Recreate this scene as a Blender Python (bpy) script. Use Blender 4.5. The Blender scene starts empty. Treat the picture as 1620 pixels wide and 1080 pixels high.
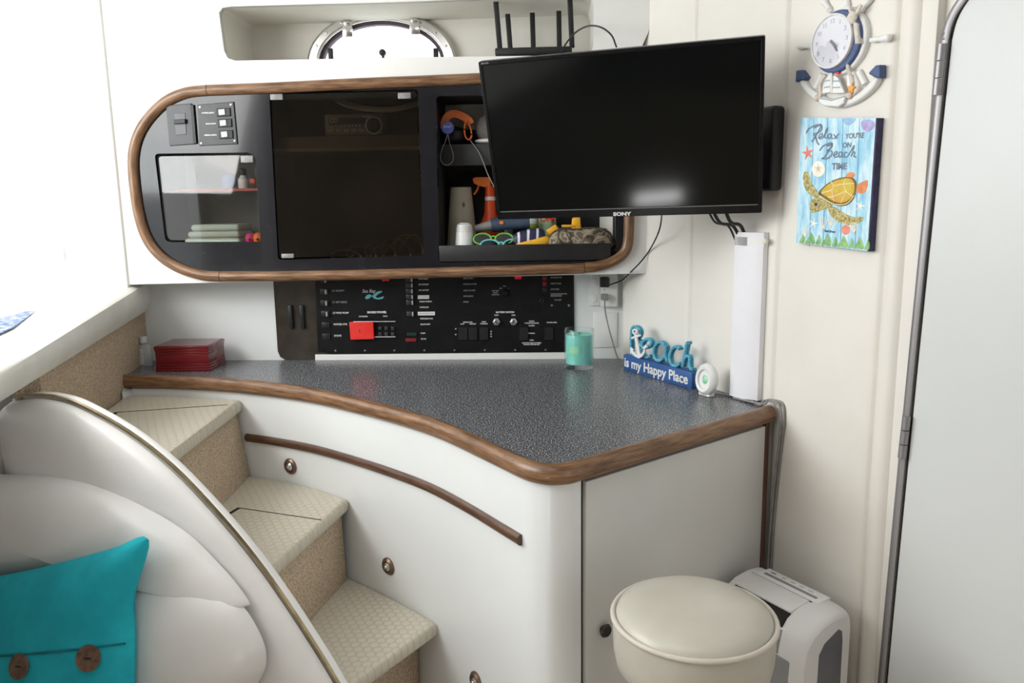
import bpy, bmesh, math, random
from mathutils import Vector, Matrix
random.seed(7)
SC = bpy.context.scene
COL = SC.collection
V3 = Vector
R = math.radians

# ------------------------------------------------------------------ camera
FP = 1250.0
PITCH, YAW, ROLL, CZ = R(10.1), R(3.2), R(0.9), 1.46
_f = V3((-math.sin(YAW)*math.cos(PITCH), math.cos(YAW)*math.cos(PITCH), -math.sin(PITCH)))
_r0 = V3((math.cos(YAW), math.sin(YAW), 0)); _u0 = _r0.cross(_f)
_r = _r0*math.cos(ROLL) - _u0*math.sin(ROLL); _u = _u0*math.cos(ROLL) + _r0*math.sin(ROLL)
EYE = V3((0, 0, CZ))
cd = bpy.data.cameras.new('camera'); cam = bpy.data.objects.new('camera', cd); COL.objects.link(cam)
cd.sensor_fit = 'HORIZONTAL'; cd.sensor_width = 36; cd.lens = FP*36/1620; cd.clip_start = .02
M = Matrix((_r, _u, -_f)).transposed().to_4x4(); M.translation = EYE; cam.matrix_world = M
SC.camera = cam
def ray(x, y): return _f + _r*((x-810)/FP) + _u*((540-y)/FP)
def onz(x, y, z):
    d = ray(x, y); return EYE + d*((z-CZ)/d.z)

class Frame:
    """a real plane in the cabin: origin, right, up, out"""
    def __init__(s, o, U, V, N): s.o, s.U, s.V, s.N = V3(o), V3(U).normalized(), V3(V).normalized(), V3(N).normalized()
    def __call__(s, u, v, n=0): return s.o + s.U*u + s.V*v + s.N*n
    def off(s, n): return Frame(s.o + s.N*n, s.U, s.V, s.N)
    def at(s, u, v, n=0, rot=0):
        c, k = math.cos(rot), math.sin(rot)
        return Frame(s(u, v, n), s.U*c + s.V*k, s.V*c - s.U*k, s.N)
    def px(s, x, y):
        d = ray(x, y); t = (s.o-EYE).dot(s.N)/d.dot(s.N); q = EYE + d*t - s.o
        return (q.dot(s.U), q.dot(s.V))
    def pts(s, L): return [s.px(*p) for p in L]
    def mat(s):
        m = Matrix((s.U, s.V, s.N)).transposed().to_4x4(); m.translation = s.o; return m
def cr(x0, y0, k): return lambda x, y: (x0 + x/k, y0 + y/k)
X, Y, Z = V3((1,0,0)), V3((0,1,0)), V3((0,0,1))
FZ = Frame((0,0,0), X, Y, Z)
FB = Frame((0,2.64,0), X, Z, -Y)            # lower back wall
FF = Frame((0,2.50,0), X, Z, -Y)            # overhanging fascia of the wall cabinet
rd = V3((.4775,-.8786,0)).normalized()
FR = Frame((.2267,2.64,0), rd, Z, Z.cross(rd)*-1 if Z.cross(rd).y > 0 else Z.cross(rd))   # padded right wall
ld = V3((.15,-.74,0)).normalized()
FL = Frame((-1.42,2.64,0), ld, Z, V3((-ld.y, ld.x, 0)))  # left wall, facing into the cabin
pd_ = V3((.947,-.322,0)).normalized()
FPN = Frame((-.95,1.68,0), pd_, Z, V3((pd_.y,-pd_.x,0)))   # curved side panel of the settee

# ------------------------------------------------------------------ materials
def mat(name, col, rough=.5, metal=0, spec=.5, coat=0, emit=0, trans=0, alpha=1, ior=1.45):
    m = bpy.data.materials.new(name); m.use_nodes = True
    b = m.node_tree.nodes['Principled BSDF']
    b.inputs['Base Color'].default_value = (*col, 1); b.inputs['Roughness'].default_value = rough
    b.inputs['Metallic'].default_value = metal; b.inputs['Specular IOR Level'].default_value = spec
    b.inputs['Coat Weight'].default_value = coat; b.inputs['IOR'].default_value = ior
    b.inputs['Transmission Weight'].default_value = trans; b.inputs['Alpha'].default_value = alpha
    if emit: b.inputs['Emission Color'].default_value = (*col, 1); b.inputs['Emission Strength'].default_value = emit
    return m
def N_(m, t, **k):
    n = m.node_tree.nodes.new(t)
    for a, b in k.items(): setattr(n, a, b)
    return n
def L_(m, a, b): m.node_tree.links.new(a, b)
def coord(m, kind='Object', scale=(1,1,1)):
    t = N_(m, 'ShaderNodeTexCoord'); mp = N_(m, 'ShaderNodeMapping'); mp.inputs['Scale'].default_value = scale
    L_(m, t.outputs[kind], mp.inputs['Vector']); return mp.outputs['Vector']
def noise(m, vec, scale, detail=3, rough=.5):
    n = N_(m, 'ShaderNodeTexNoise'); n.inputs['Scale'].default_value = scale; n.inputs['Detail'].default_value = detail
    n.inputs['Roughness'].default_value = rough; L_(m, vec, n.inputs['Vector']); return n.outputs['Fac']
def ramp(m, fac, stops):
    r = N_(m, 'ShaderNodeValToRGB'); e = r.color_ramp.elements
    while len(e) < len(stops): e.new(.5)
    for k, (p, c) in enumerate(stops): e[k].position = p; e[k].color = (*c, 1)
    L_(m, fac, r.inputs['Fac']); return r.outputs['Color']
def bump(m, h, strength, dist=.002):
    b = N_(m, 'ShaderNodeBump'); b.inputs['Strength'].default_value = strength; b.inputs['Distance'].default_value = dist
    L_(m, h, b.inputs['Height']); L_(m, b.outputs['Normal'], m.node_tree.nodes['Principled BSDF'].inputs['Normal'])
def base(m, c): L_(m, c, m.node_tree.nodes['Principled BSDF'].inputs['Base Color'])
def noisy(name, c1, c2, scale, rough=.5, bs=0, bscale=None, bd=.002, detail=4, stretch=(1,1,1), kind='Object', p=(.35,.65), **k):
    m = mat(name, c1, rough, **k); v = coord(m, kind, stretch)
    base(m, ramp(m, noise(m, v, scale, detail, .6), [(p[0], c1), (p[1], c2)]))
    if bs: bump(m, noise(m, v, bscale or scale, 3), bs, bd)
    return m
def hx(h):
    f = lambda c: c/12.92 if c <= .04045 else ((c+.055)/1.055)**2.4
    return tuple(f(int(h[i:i+2], 16)/255) for i in (0, 2, 4))
white = noisy('white_gelcoat', (.80,.80,.78), (.84,.84,.82), 3, .32)
lower_white = noisy('white_laminate', (.77,.79,.79), (.80,.82,.82), 2, .28)
fascia_m = noisy('fascia_white', (.84,.84,.81), (.87,.87,.85), 4, .4)
cream = noisy('cream_vinyl_wall', (.77,.74,.68), (.82,.79,.735), 2.5, .5, .12, 420, .001)
recess_m = noisy('recess_liner', (.72,.70,.63), (.78,.76,.70), 3, .6)
vinyl = noisy('pale_vinyl', (.70,.69,.675), (.76,.75,.735), 4, .30, .10, 380, .001)
stoolv = noisy('stool_vinyl', (.50,.475,.405), (.555,.53,.46), 6, .30, .10, 300, .001)
welt_m = noisy('welt_vinyl', (.56,.52,.45), (.62,.58,.51), 9, .4)
door_m = noisy('door_laminate', (.66,.68,.68), (.69,.71,.71), 1.5, .35)
alu = noisy('brushed_aluminium', (.42,.41,.43), (.55,.54,.56), 40, .35, metal=1, stretch=(1,1,.05))
stripm = noisy('satin_steel_strip', (.30,.29,.30), (.38,.37,.38), 40, .5, metal=.8, stretch=(1,1,.05))
hingem = noisy('dull_hinge', (.20,.20,.20), (.30,.30,.30), 90, .45)
chrome = noisy('polished_steel', (.72,.72,.72), (.82,.82,.82), 8, .16, metal=1)
brass = noisy('brass', (.34,.27,.17), (.50,.41,.26), 20, .3, metal=1)
bronze = noisy('bronze', (.17,.11,.08), (.25,.17,.12), 60, .35, metal=.8)
black = noisy('black_plastic', (.010,.010,.011), (.016,.016,.017), 30, .45)
blackg = noisy('black_gloss_laminate', (.007,.007,.010), (.013,.013,.017), 12, .12, coat=.12, spec=.5)
panelb = noisy('black_panel', (.006,.006,.007), (.010,.010,.011), 30, .38, spec=.28)
grayplate = noisy('charcoal_plate', (.030,.032,.036), (.04,.042,.046), 20, .35)
inner = noisy('cubby_black', (.012,.012,.012), (.018,.018,.018), 20, .7)
brownin = noisy('cabinet_brown_inside', (.030,.024,.016), (.055,.043,.028), 5, .6)
tvblack = noisy('television_black', (.006,.006,.007), (.009,.009,.010), 30, .25, spec=.22)
screenm = noisy('tv_screen', (.003,.004,.004), (.004,.005,.005), 2, .10, spec=.28)
grey = noisy('grey_plastic', (.20,.20,.20), (.26,.26,.26), 20, .4)
greycord = noisy('grey_cord', (.22,.21,.20), (.30,.29,.28), 20, .5)
whiteplast = noisy('white_plastic', (.78,.78,.77), (.84,.84,.83), 8, .35)
acwhite = noisy('air_unit_white', (.70,.69,.68), (.74,.73,.72), 8, .4)
acgrey = noisy('air_unit_grey', (.24,.24,.24), (.28,.28,.28), 8, .4)
acdark = noisy('air_unit_side_grille', (.10,.10,.11), (.15,.15,.16), 8, .5)
labelw = noisy('printed_white', (.70,.70,.68), (.78,.78,.76), 30, .6)
dimtext = noisy('printed_grey', (.30,.30,.30), (.36,.36,.36), 30, .6)
red = noisy('red_plastic', (.78,.025,.02), (.85,.045,.035), 20, .4)
dred = noisy('dark_red_switch', (.22,.008,.01), (.28,.012,.015), 20, .4)
dgreen = noisy('dark_green_switch', (.006,.03,.022), (.01,.04,.03), 20, .4)
teal = noisy('teal_ink', (.10,.45,.50), (.16,.55,.58), 20, .5)
cushionteal = noisy('teal_cotton', hx('0b9aab'), hx('1ab3c2'), 7, .85, .35, 900, .0012)
coconut = noisy('coconut_button', (.085,.045,.028), (.17,.10,.065), 60, .5, .3, 90)
cherry = noisy('cherry_lacquer', (.13,.006,.010), (.20,.010,.016), 8, .25, stretch=(1,6,6), coat=.3)
cherrytop = noisy('cherry_lacquer_top', (.085,.018,.018), (.12,.025,.025), 8, .22, coat=.3)
orange = noisy('orange_plastic', (.88,.17,.018), (.95,.22,.03), 20, .4)
blue = noisy('blue_plastic', (.06,.10,.42), (.09,.14,.52), 20, .4)
navy = noisy('navy_paint', (.05,.085,.20), (.08,.12,.26), 20, .5)
royal = noisy('painted_blue_block', hx('2b5089'), hx('365f9b'), 14, .55)
rope_blue = noisy('blue_rope', hx('3e93b3'), hx('74bdd2'), 200, .85, .6, 500)
rope_w = noisy('natural_rope', (.62,.57,.50), (.78,.74,.67), 160, .85, .6, 400)
khaki = noisy('cream_plastic', (.42,.38,.30), (.50,.46,.37), 8, .5)
yellow = noisy('yellow_plastic', (.85,.40,.02), (.90,.50,.04), 20, .4)
green = noisy('green_plastic', (.10,.40,.04), (.20,.52,.08), 20, .35)
turq = noisy('turquoise_plastic', (.15,.60,.62), (.22,.68,.70), 20, .35)
magenta = noisy('magenta_rubber', (.65,.02,.15), (.75,.04,.22), 20, .5)
towel = noisy('folded_towels', (.62,.62,.52), (.55,.70,.66), 14, .9, .5, 200, stretch=(1,1,4))
slate = noisy('slate_blue_tool', (.035,.06,.10), (.05,.08,.13), 20, .45)
lens = noisy('dark_lens', (.008,.008,.012), (.015,.015,.02), 10, .1, spec=.8)
paper_red = noisy('coral_ink', hx('e0806f'), hx('ee9a86'), 40, .7)
cap_m = noisy('grey_cloth', (.14,.13,.12), (.22,.21,.20), 30, .9, .4, 300)

def wood_mat(name, dark, mid, light, rough=.33):
    m = mat(name, mid, rough, coat=.15)
    t = N_(m, 'ShaderNodeTexCoord'); mp = N_(m, 'ShaderNodeMapping'); mp.inputs['Scale'].default_value = (5, 46, 1)
    L_(m, t.outputs['UV'], mp.inputs['Vector'])
    a = noise(m, mp.outputs['Vector'], 2.2, 6, .65)
    base(m, ramp(m, a, [(.30, dark), (.48, mid), (.68, light)])); bump(m, a, .12, .001); return m
oak = wood_mat('oiled_oak', (.065,.030,.014), (.185,.094,.046), (.31,.175,.095))
oakd = wood_mat('dark_oak', (.035,.015,.008), (.085,.038,.020), (.135,.066,.038))
def speckle():
    m = mat('speckled_grey_counter', (.1,.1,.12), .27)
    v = coord(m, 'Object'); a = noise(m, v, 300, 1.5, .6)
    c = ramp(m, a, [(.36, (.022,.024,.029)), (.50, (.090,.094,.106)), (.58, (.145,.15,.163)), (.66, (.62,.63,.64))])
    base(m, c); return m
counter_m = speckle()
carpet = noisy('tan_carpet', (.42,.32,.215), (.70,.565,.42), 190, .95, 1.0, 230, .006, p=(.38,.6))
def hexmat():
    m = mat('embossed_tread_vinyl', (.5,.45,.36), .42)
    v = coord(m, 'Object', (42, 42, 42)); s3 = math.sqrt(3)
    def cell(shift):
        ad = N_(m, 'ShaderNodeVectorMath', operation='ADD'); ad.inputs[1].default_value = shift; L_(m, v, ad.inputs[0])
        wr = N_(m, 'ShaderNodeVectorMath', operation='WRAP'); L_(m, ad.outputs[0], wr.inputs[0])
        wr.inputs[1].default_value = (.5, s3/2, 1); wr.inputs[2].default_value = (-.5, -s3/2, -1)
        mu = N_(m, 'ShaderNodeVectorMath', operation='MULTIPLY'); mu.inputs[1].default_value = (1,1,0); L_(m, wr.outputs[0], mu.inputs[0])
        ln = N_(m, 'ShaderNodeVectorMath', operation='LENGTH'); L_(m, mu.outputs[0], ln.inputs[0]); return ln.outputs['Value']
    mi = N_(m, 'ShaderNodeMath', operation='MINIMUM'); L_(m, cell((0,0,0)), mi.inputs[0]); L_(m, cell((.5, s3/2, 0)), mi.inputs[1])
    c = ramp(m, mi.outputs[0], [(.40, (.60,.55,.45)), (.50, (.52,.475,.385)), (.56, (.585,.535,.44))])
    h = ramp(m, mi.outputs[0], [(.38, (1,1,1)), (.50, (0,0,0)), (.56, (.5,.5,.5))])
    base(m, c); bump(m, h, .45, .002); return m
tread_m = hexmat()
def smoke(name, tint, refl):
    m = bpy.data.materials.new(name); m.use_nodes = True; nt = m.node_tree
    for n in list(nt.nodes): nt.nodes.remove(n)
    o = N_(m, 'ShaderNodeOutputMaterial'); t = N_(m, 'ShaderNodeBsdfTransparent'); g = N_(m, 'ShaderNodeBsdfGlossy'); x = N_(m, 'ShaderNodeMixShader')
    t.inputs['Color'].default_value = (*tint, 1); g.inputs['Roughness'].default_value = .03; g.inputs['Color'].default_value = (1,1,1,1)
    lw = N_(m, 'ShaderNodeLayerWeight'); pw_ = N_(m, 'ShaderNodeMath', operation='POWER'); L_(m, lw.outputs['Facing'], pw_.inputs[0]); pw_.inputs[1].default_value = 4
    fr = N_(m, 'ShaderNodeMapRange'); L_(m, pw_.outputs[0], fr.inputs['Value']); fr.inputs['To Min'].default_value = refl; fr.inputs['To Max'].default_value = .95
    L_(m, fr.outputs['Result'], x.inputs[0]); L_(m, t.outputs[0], x.inputs[1]); L_(m, g.outputs[0], x.inputs[2]); L_(m, x.outputs[0], o.inputs['Surface'])
    return m
smoked = smoke('smoked_glass', (.52,.48,.41), .035)
smoked_l = smoke('lightly_smoked_glass', (.80,.79,.77), .042)
clear = smoke('clear_glass', (.96,.98,.98), .025)
faceglass = smoke('clock_glass', (.98,.98,.985), .04)
waxm = noisy('aqua_wax', hx('7fd0bb'), hx('8fd9d6'), 18, .5)
wn = waxm.node_tree.nodes['Principled BSDF']; wn.inputs['Subsurface Weight'].default_value = .25; wn.inputs['Subsurface Radius'].default_value = (.02,.03,.03)
def camo():
    m = mat('camouflage_cloth', (.1,.1,.1), .9); v = coord(m)
    n = N_(m, 'ShaderNodeTexNoise'); n.inputs['Scale'].default_value = 20; n.inputs['Detail'].default_value = 3; n.inputs['Distortion'].default_value = 2.5; L_(m, v, n.inputs['Vector'])
    base(m, ramp(m, n.outputs['Fac'], [(.40, (.05,.042,.03)), (.47, (.22,.18,.12)), (.55, (.38,.33,.24)), (.62, (.12,.10,.07))])); return m
camo_m = camo()
def plaid():
    m = mat('navy_white_stripes', (.03,.03,.06), .5); v = coord(m, 'Object', (1,1,1))
    w = N_(m, 'ShaderNodeTexWave'); w.inputs['Scale'].default_value = 10.5; w.inputs['Distortion'].default_value = 1.5; L_(m, v, w.inputs['Vector'])
    base(m, ramp(m, w.outputs['Fac'], [(.78, (.025,.028,.07)), (.88, (.75,.72,.80))])); return m
plaid_m = plaid()
def plank_blue():
    m = mat('washed_blue_boards', (.4,.7,.85), .6); v = coord(m)
    a = noise(m, coord(m, 'Object', (9, 9, 2)), 6, 5, .7)
    c = ramp(m, a, [(.30, hx('74b9de')), (.46, hx('a4d5ec')), (.58, hx('cdeaf5')), (.70, hx('e9f6fa'))])
    base(m, c); return m
board_m = plank_blue()
def inkm(name, a, b, s=60): return noisy(name, hx(a), hx(b), s, .65)
k_skin = inkm('turtle_skin_ink', '6f7440', 'e0c98a', 200); k_shell = inkm('turtle_shell_ink', 'd9914a', 'd3c94a', 26)
k_shelld = inkm('turtle_rim_ink', '5d5a2e', '8a7a3a', 60); k_line = inkm('shell_line_ink', 'f0d9a0', 'f5e6bd'); k_txt = inkm('grey_lettering_ink', '6f7d92', '8794a6')
k_sand = inkm('sand_dollar_ink', 'f3ead8', 'fdf8ee'); k_lilac = inkm('lilac_ink', 'a79ad0', 'c3bce2'); k_leaf = inkm('leaf_ink', '5d9b62', 'a8cf88'); k_dark = inkm('board_gap_ink', '3f7fa8', '5795ba')
k_orange = inkm('orange_ink', 'd97b4c', 'eaa06a'); k_edge = inkm('plaque_edge', '2b2a4a', '3b3a5e')
clockface = noisy('clock_face', (.74,.74,.80), (.79,.79,.84), 5, .5)
seacloth = noisy('blue_print_cloth', hx('4a5c8c'), hx('b4bedb'), 60, .9)
dark_gap = noisy('shadow_gap', (.010,.008,.006), (.016,.012,.010), 20, .8)
glow_red = mat('red_lamp', (.5,.01,.02), .4, emit=.35)

# ------------------------------------------------------------------ mesh builder
class MB:
    def __init__(s): s.b = bmesh.new(); s.uv = s.b.loops.layers.uv.new('UVMap'); s.mi = 0; s.sm = True
    def face(s, vs, uvs=None, smooth=None):
        try: f = s.b.faces.new(vs)
        except ValueError: return None
        f.material_index = s.mi; f.smooth = s.sm if smooth is None else smooth
        if uvs:
            for l, q in zip(f.loops, uvs): l[s.uv].uv = q
        return f
    def poly(s, pts): return s.face([s.b.verts.new(p) for p in pts], smooth=False)
    def merge(s, bm2):
        me = bpy.data.meshes.new('t'); bm2.to_mesh(me); bm2.free(); s.mesh(me); return s
    def mesh(s, me, m=None, smooth=None):
        n0 = len(s.b.verts); f0 = len(s.b.faces)
        s.b.from_mesh(me); s.b.verts.ensure_lookup_table(); s.b.faces.ensure_lookup_table()
        if m: bmesh.ops.transform(s.b, matrix=m, verts=s.b.verts[n0:])
        for f in s.b.faces[f0:]:
            f.material_index = s.mi
            if smooth is not None: f.smooth = smooth
        bpy.data.meshes.remove(me); return s
    def hexa(s, p, bevel=0, seg=2):
        """8 points: bottom ring then top ring"""
        b = bmesh.new(); v = [b.verts.new(q) for q in p]
        for f in ((3,2,1,0), (4,5,6,7), (0,1,5,4), (1,2,6,5), (2,3,7,6), (3,0,4,7)): b.faces.new([v[i] for i in f])
        bmesh.ops.recalc_face_normals(b, faces=b.faces)
        if bevel: bmesh.ops.bevel(b, geom=b.edges[:], offset=bevel, segments=seg, profile=.5, affect='EDGES', clamp_overlap=True)
        for f in b.faces: f.smooth = bool(bevel)
        return s.merge(b)
    def box(s, F, u, v, n, bevel=0, seg=2):
        return s.hexa([F(u[0],v[0],n[0]), F(u[1],v[0],n[0]), F(u[1],v[1],n[0]), F(u[0],v[1],n[0]), F(u[0],v[0],n[1]), F(u[1],v[0],n[1]), F(u[1],v[1],n[1]), F(u[0],v[1],n[1])], bevel, seg)
    def lathe(s, F, prof, seg=32, su=1, sv=1, cap=True, a0=0, a1=None):
        """profile of (radius, height along F.N)"""
        full = a1 is None; a1 = a0 + 2*math.pi if full else a1; k = seg if full else seg+1
        rings = []
        for r, h in prof:
            if r < 1e-6: rings.append([s.b.verts.new(F(0,0,h))]); continue
            rings.append([s.b.verts.new(F(math.cos(a0+(a1-a0)*i/seg)*r*su, math.sin(a0+(a1-a0)*i/seg)*r*sv, h)) for i in range(k)])
        for A, B in zip(rings, rings[1:]):
            for i in range(seg):
                j = (i+1) % len(A) if len(A) > 1 else 0; j2 = (i+1) % len(B) if len(B) > 1 else 0
                if len(A) == 1 and len(B) == 1: continue
                if len(A) == 1: s.face([A[0], B[i], B[j2]])
                elif len(B) == 1: s.face([A[i], A[j], B[0]])
                else: s.face([A[i], A[j], B[j2], B[i]])
        if cap and full:
            for G in (rings[0], rings[-1]):
                if len(G) > 2: s.face(G, smooth=False)
        return s
    def sweep(s, pts, r=.01, seg=10, closed=False, up=None, prof=None, cap=True, taper=None):
        pts = [V3(p) for p in pts]; n = len(pts)
        prof = prof or [(math.cos(2*math.pi*i/seg)*r, math.sin(2*math.pi*i/seg)*r) for i in range(seg)]
        T = []
        for i in range(n):
            a = pts[i-1] if (i or closed) else pts[0]; c = pts[(i+1) % n] if (i < n-1 or closed) else pts[-1]
            t = (c-a); T.append(t.normalized() if t.length > 1e-9 else V3((0,0,1)))
        if up is None:
            nx = T[0].orthogonal().normalized()
        rings = []; d = 0; ds = []
        for i in range(n):
            if up is not None: side = T[i].cross(V3(up)).normalized(); w = side.cross(T[i])
            else:
                nx = (nx - T[i]*nx.dot(T[i])).normalized(); side = nx; w = T[i].cross(nx)
            k = taper[i] if taper else 1
            rings.append([s.b.verts.new(pts[i] + side*a*k + w*b*k) for a, b in prof])
            if i: d += (pts[i]-pts[i-1]).length
            ds.append(d)
        m = len(prof); per = [0]
        for i in range(m): per.append(per[-1] + math.dist(prof[i], prof[(i+1) % m]))
        for i in range(n if closed else n-1):
            A, B = rings[i], rings[(i+1) % n]; dB = ds[i+1] if i+1 < n else d + (pts[0]-pts[-1]).length
            for j in range(m):
                q = (j+1) % m
                s.face([A[j], A[q], B[q], B[j]], [(ds[i], per[j]), (ds[i], per[j+1]), (dB, per[j+1]), (dB, per[j])])
        if cap and not closed: s.face(rings[0][::-1]); s.face(rings[-1])
        return s
    def ell(s, F, a, b, c, p=2.0, us=20, vs=12):
        """super ellipsoid centred on F"""
        def sp(x, e): return math.copysign(abs(x)**e, x)
        e = 2/p; prev = None; rows = []
        for i in range(vs+1):
            t = -math.pi/2 + math.pi*i/vs
            if i in (0, vs): rows.append([s.b.verts.new(F(0,0,c*sp(math.sin(t), e)))]); continue
            rows.append([s.b.verts.new(F(a*sp(math.cos(t), e)*sp(math.cos(2*math.pi*j/us), e), b*sp(math.cos(t), e)*sp(math.sin(2*math.pi*j/us), e), c*sp(math.sin(t), e))) for j in range(us)])
        for A, B in zip(rows, rows[1:]):
            for j in range(us):
                k = (j+1) % us
                if len(A) == 1: s.face([A[0], B[k], B[j]])
                elif len(B) == 1: s.face([A[j], A[k], B[0]])
                else: s.face([A[j], A[k], B[k], B[j]])
        return s
    def plate(s, F, outline, holes=(), n0=0, n1=.01, bevel=0, smooth=False):
        """flat plate with holes on plane F, from n0 to n1"""
        cu = bpy.data.curves.new('t', 'CURVE'); cu.dimensions = '2D'; cu.fill_mode = 'BOTH'
        cu.extrude = max((n1-n0)/2 - bevel, 0); cu.bevel_depth = bevel; cu.bevel_resolution = 2; cu.offset = -bevel
        for L in [outline] + list(holes):
            L = [q for i, q in enumerate(L) if math.dist(q[:2], L[i-1][:2]) > max(1e-5, bevel*.25)]
            sp = cu.splines.new('POLY'); sp.points.add(len(L)-1); sp.use_cyclic_u = True
            for p, q in zip(sp.points, L): p.co = (q[0], q[1], 0, 1)
        o = bpy.data.objects.new('t', cu); COL.objects.link(o)
        dg = bpy.context.evaluated_depsgraph_get(); me = bpy.data.meshes.new_from_object(o.evaluated_get(dg))
        bpy.data.objects.remove(o); bpy.data.curves.remove(cu)
        return s.mesh(me, F.off((n0+n1)/2).mat(), smooth)
    def text(s, F, u, v, n, body, size, align='CENTER', ext=.0003, shear=0, bold=0, sx=1):
        cu = bpy.data.curves.new('t', 'FONT'); cu.body = body; cu.size = size; cu.align_x = align; cu.align_y = 'CENTER'; cu.extrude = ext; cu.shear = shear; cu.offset = bold
        cu.resolution_u = 3
        o = bpy.data.objects.new('t', cu); COL.objects.link(o)
        dg = bpy.context.evaluated_depsgraph_get(); me = bpy.data.meshes.new_from_object(o.evaluated_get(dg))
        bpy.data.objects.remove(o); bpy.data.curves.remove(cu)
        return s.mesh(me, F.at(u, v, n).mat() @ Matrix.Diagonal((sx,1,1,1)), False)
    def puff(s, F, L, n0, h, rings=9, p=2.6, q=2.2, back=.0, ctr=None):
        """stuffed shape over a closed outline"""
        cx = ctr[0] if ctr else sum(a for a, _ in L)/len(L); cy = ctr[1] if ctr else sum(b for _, b in L)/len(L)
        G = []
        ks = [math.sin(math.pi/2*i/rings) for i in range(rings+1)][::-1]
        ks = [1.0] + [1-(i/rings)**1.7 for i in range(1, rings)] + [0]
        def ring(k, n): return [s.b.verts.new(F(cx+(a-cx)*k, cy+(b-cy)*k, n)) for a, b in L]
        if back:
            for k in ks[-2:0:-2]: G.append(ring(k, n0 - back*(1-k**p)**(1/q)))
        for k in ks[:-1]: G.append(ring(k, n0 + h*(1-k**p)**(1/q)))
        m = len(L)
        for A, B in zip(G, G[1:]):
            for i in range(m): s.face([A[i], A[(i+1) % m], B[(i+1) % m], B[i]])
        t = s.b.verts.new(F(cx, cy, n0+h))
        for i in range(m): s.face([G[-1][i], G[-1][(i+1) % m], t])
        s.face(G[0][::-1])
        return s
def arc(c, r, a0, a1, n=12, ry=None):
    return [(c[0]+r*math.cos(R(a0+(a1-a0)*i/n)), c[1]+(ry or r)*math.sin(R(a0+(a1-a0)*i/n))) for i in range(n+1)]
def circ(c, r, n=28, ry=None): return arc(c, r, 0, 360*(n-1)/n, n-1, ry)
def smooth(P, k=6, closed=False):
    P = [V3((*p, 0)) if len(p) == 2 else V3(p) for p in P]; n = len(P); out = []
    for i in range(n if closed else n-1):
        p0 = P[(i-1) % n] if (closed or i) else P[0]*2-P[1]; p1 = P[i]; p2 = P[(i+1) % n]; p3 = P[(i+2) % n] if (closed or i+2 < n) else P[-1]*2-P[-2]
        for j in range(k):
            t = j/k; out.append(.5*((2*p1) + (p2-p0)*t + (2*p0-5*p1+4*p2-p3)*t*t + (3*p1-p0-3*p2+p3)*t**3))
    if not closed: out.append(P[-1])
    return out
def sm2(P, k=6, closed=True): return [(q.x, q.y) for q in smooth(P, k, closed)]
def rr(u0, u1, v0, v1, r, n=5):
    return arc((u1-r, v0+r), r, -90, 0, n) + arc((u1-r, v1-r), r, 0, 90, n) + arc((u0+r, v1-r), r, 90, 180, n) + arc((u0+r, v0+r), r, 180, 270, n)
def rounded(P, r, n=5):
    """polygon with every corner rounded"""
    out = []; m = len(P)
    for i in range(m):
        a, b, c = V3((*P[i-1],0)), V3((*P[i],0)), V3((*P[(i+1) % m],0)); ri = r[i] if isinstance(r, (list, tuple)) else r
        d1, d2 = (a-b), (c-b); k = min(ri, d1.length*.49, d2.length*.49)
        p, q = b + d1.normalized()*k, b + d2.normalized()*k
        if k < 1e-6: out.append((b.x, b.y)); continue
        for j in range(n+1):
            t = j/n; w = p*(1-t)**2 + b*2*t*(1-t) + q*t*t; out.append((w.x, w.y))
    return out

# ------------------------------------------------------------------ objects
ORG = {}
def mk(name, mb, mats, org, parent=None, label=None):
    me = bpy.data.meshes.new(name); bmesh.ops.translate(mb.b, vec=-V3(org), verts=mb.b.verts); mb.b.to_mesh(me); mb.b.free()
    for m in (mats if isinstance(mats, (list, tuple)) else [mats]): me.materials.append(m)
    me.set_sharp_from_angle(angle=R(38))
    o = bpy.data.objects.new(name, me); COL.objects.link(o); ORG[o.name] = V3(org)
    if parent: o.parent = parent
    else: o.location = org
    if label: o['label'] = label
    return o
def thing(name, label, cat, loc, group=None):
    o = bpy.data.objects.new(name, None); COL.objects.link(o); o.location = loc; o.empty_display_size = .05
    o['label'] = label; o['category'] = cat; ORG[o.name] = V3(loc)
    if group: o['group'] = group
    return o
def part(parent, name, mb, mats, label=None): return mk(name, mb, mats, ORG[parent.name], parent, label)
def solo(name, mb, mats, label, cat, loc, group=None):
    o = mk(name, mb, mats, loc); o['label'] = label; o['category'] = cat
    if group: o['group'] = group
    return o
from mathutils.bvhtree import BVHTree
def struct(name, mb, mats): o = mk(name, mb, mats, (0,0,0)); o['kind'] = 'structure'; return o
def dup(o, d, label=None):
    """copy of a thing and its parts, moved by d"""
    c = o.copy(); COL.objects.link(c); c.location = o.location + V3(d)
    if label: c['label'] = label
    for ch in list(o.children):
        e = ch.copy(); COL.objects.link(e); e.parent = c
        for g in list(ch.children):
            h = g.copy(); COL.objects.link(h); h.parent = e
    return c
def P2(F, L): return F.pts(L)
def line3(F, L, n=0): return [F(*F.px(*p), n) for p in L]

# ================================================================== SETTING
struct('floor', MB().box(FZ, (-3,2.2), (-1.6,2.75), (-.06,0)), carpet)
struct('ceiling', MB().box(FZ, (-3,2.2), (-1.6,2.95), (2.30,2.36)), white)
struct('wall_front', MB().box(FZ, (-3,2.2), (-1.7,-1.6), (0,2.3)), noisy('dim_rear_bulkhead', (.20,.18,.15), (.26,.23,.20), 3, .6))
# lower back wall, behind the counter
struct('wall_back', MB().box(FB, (-1.50,.24), (0,1.24), (-.03,0)), lower_white)
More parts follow.
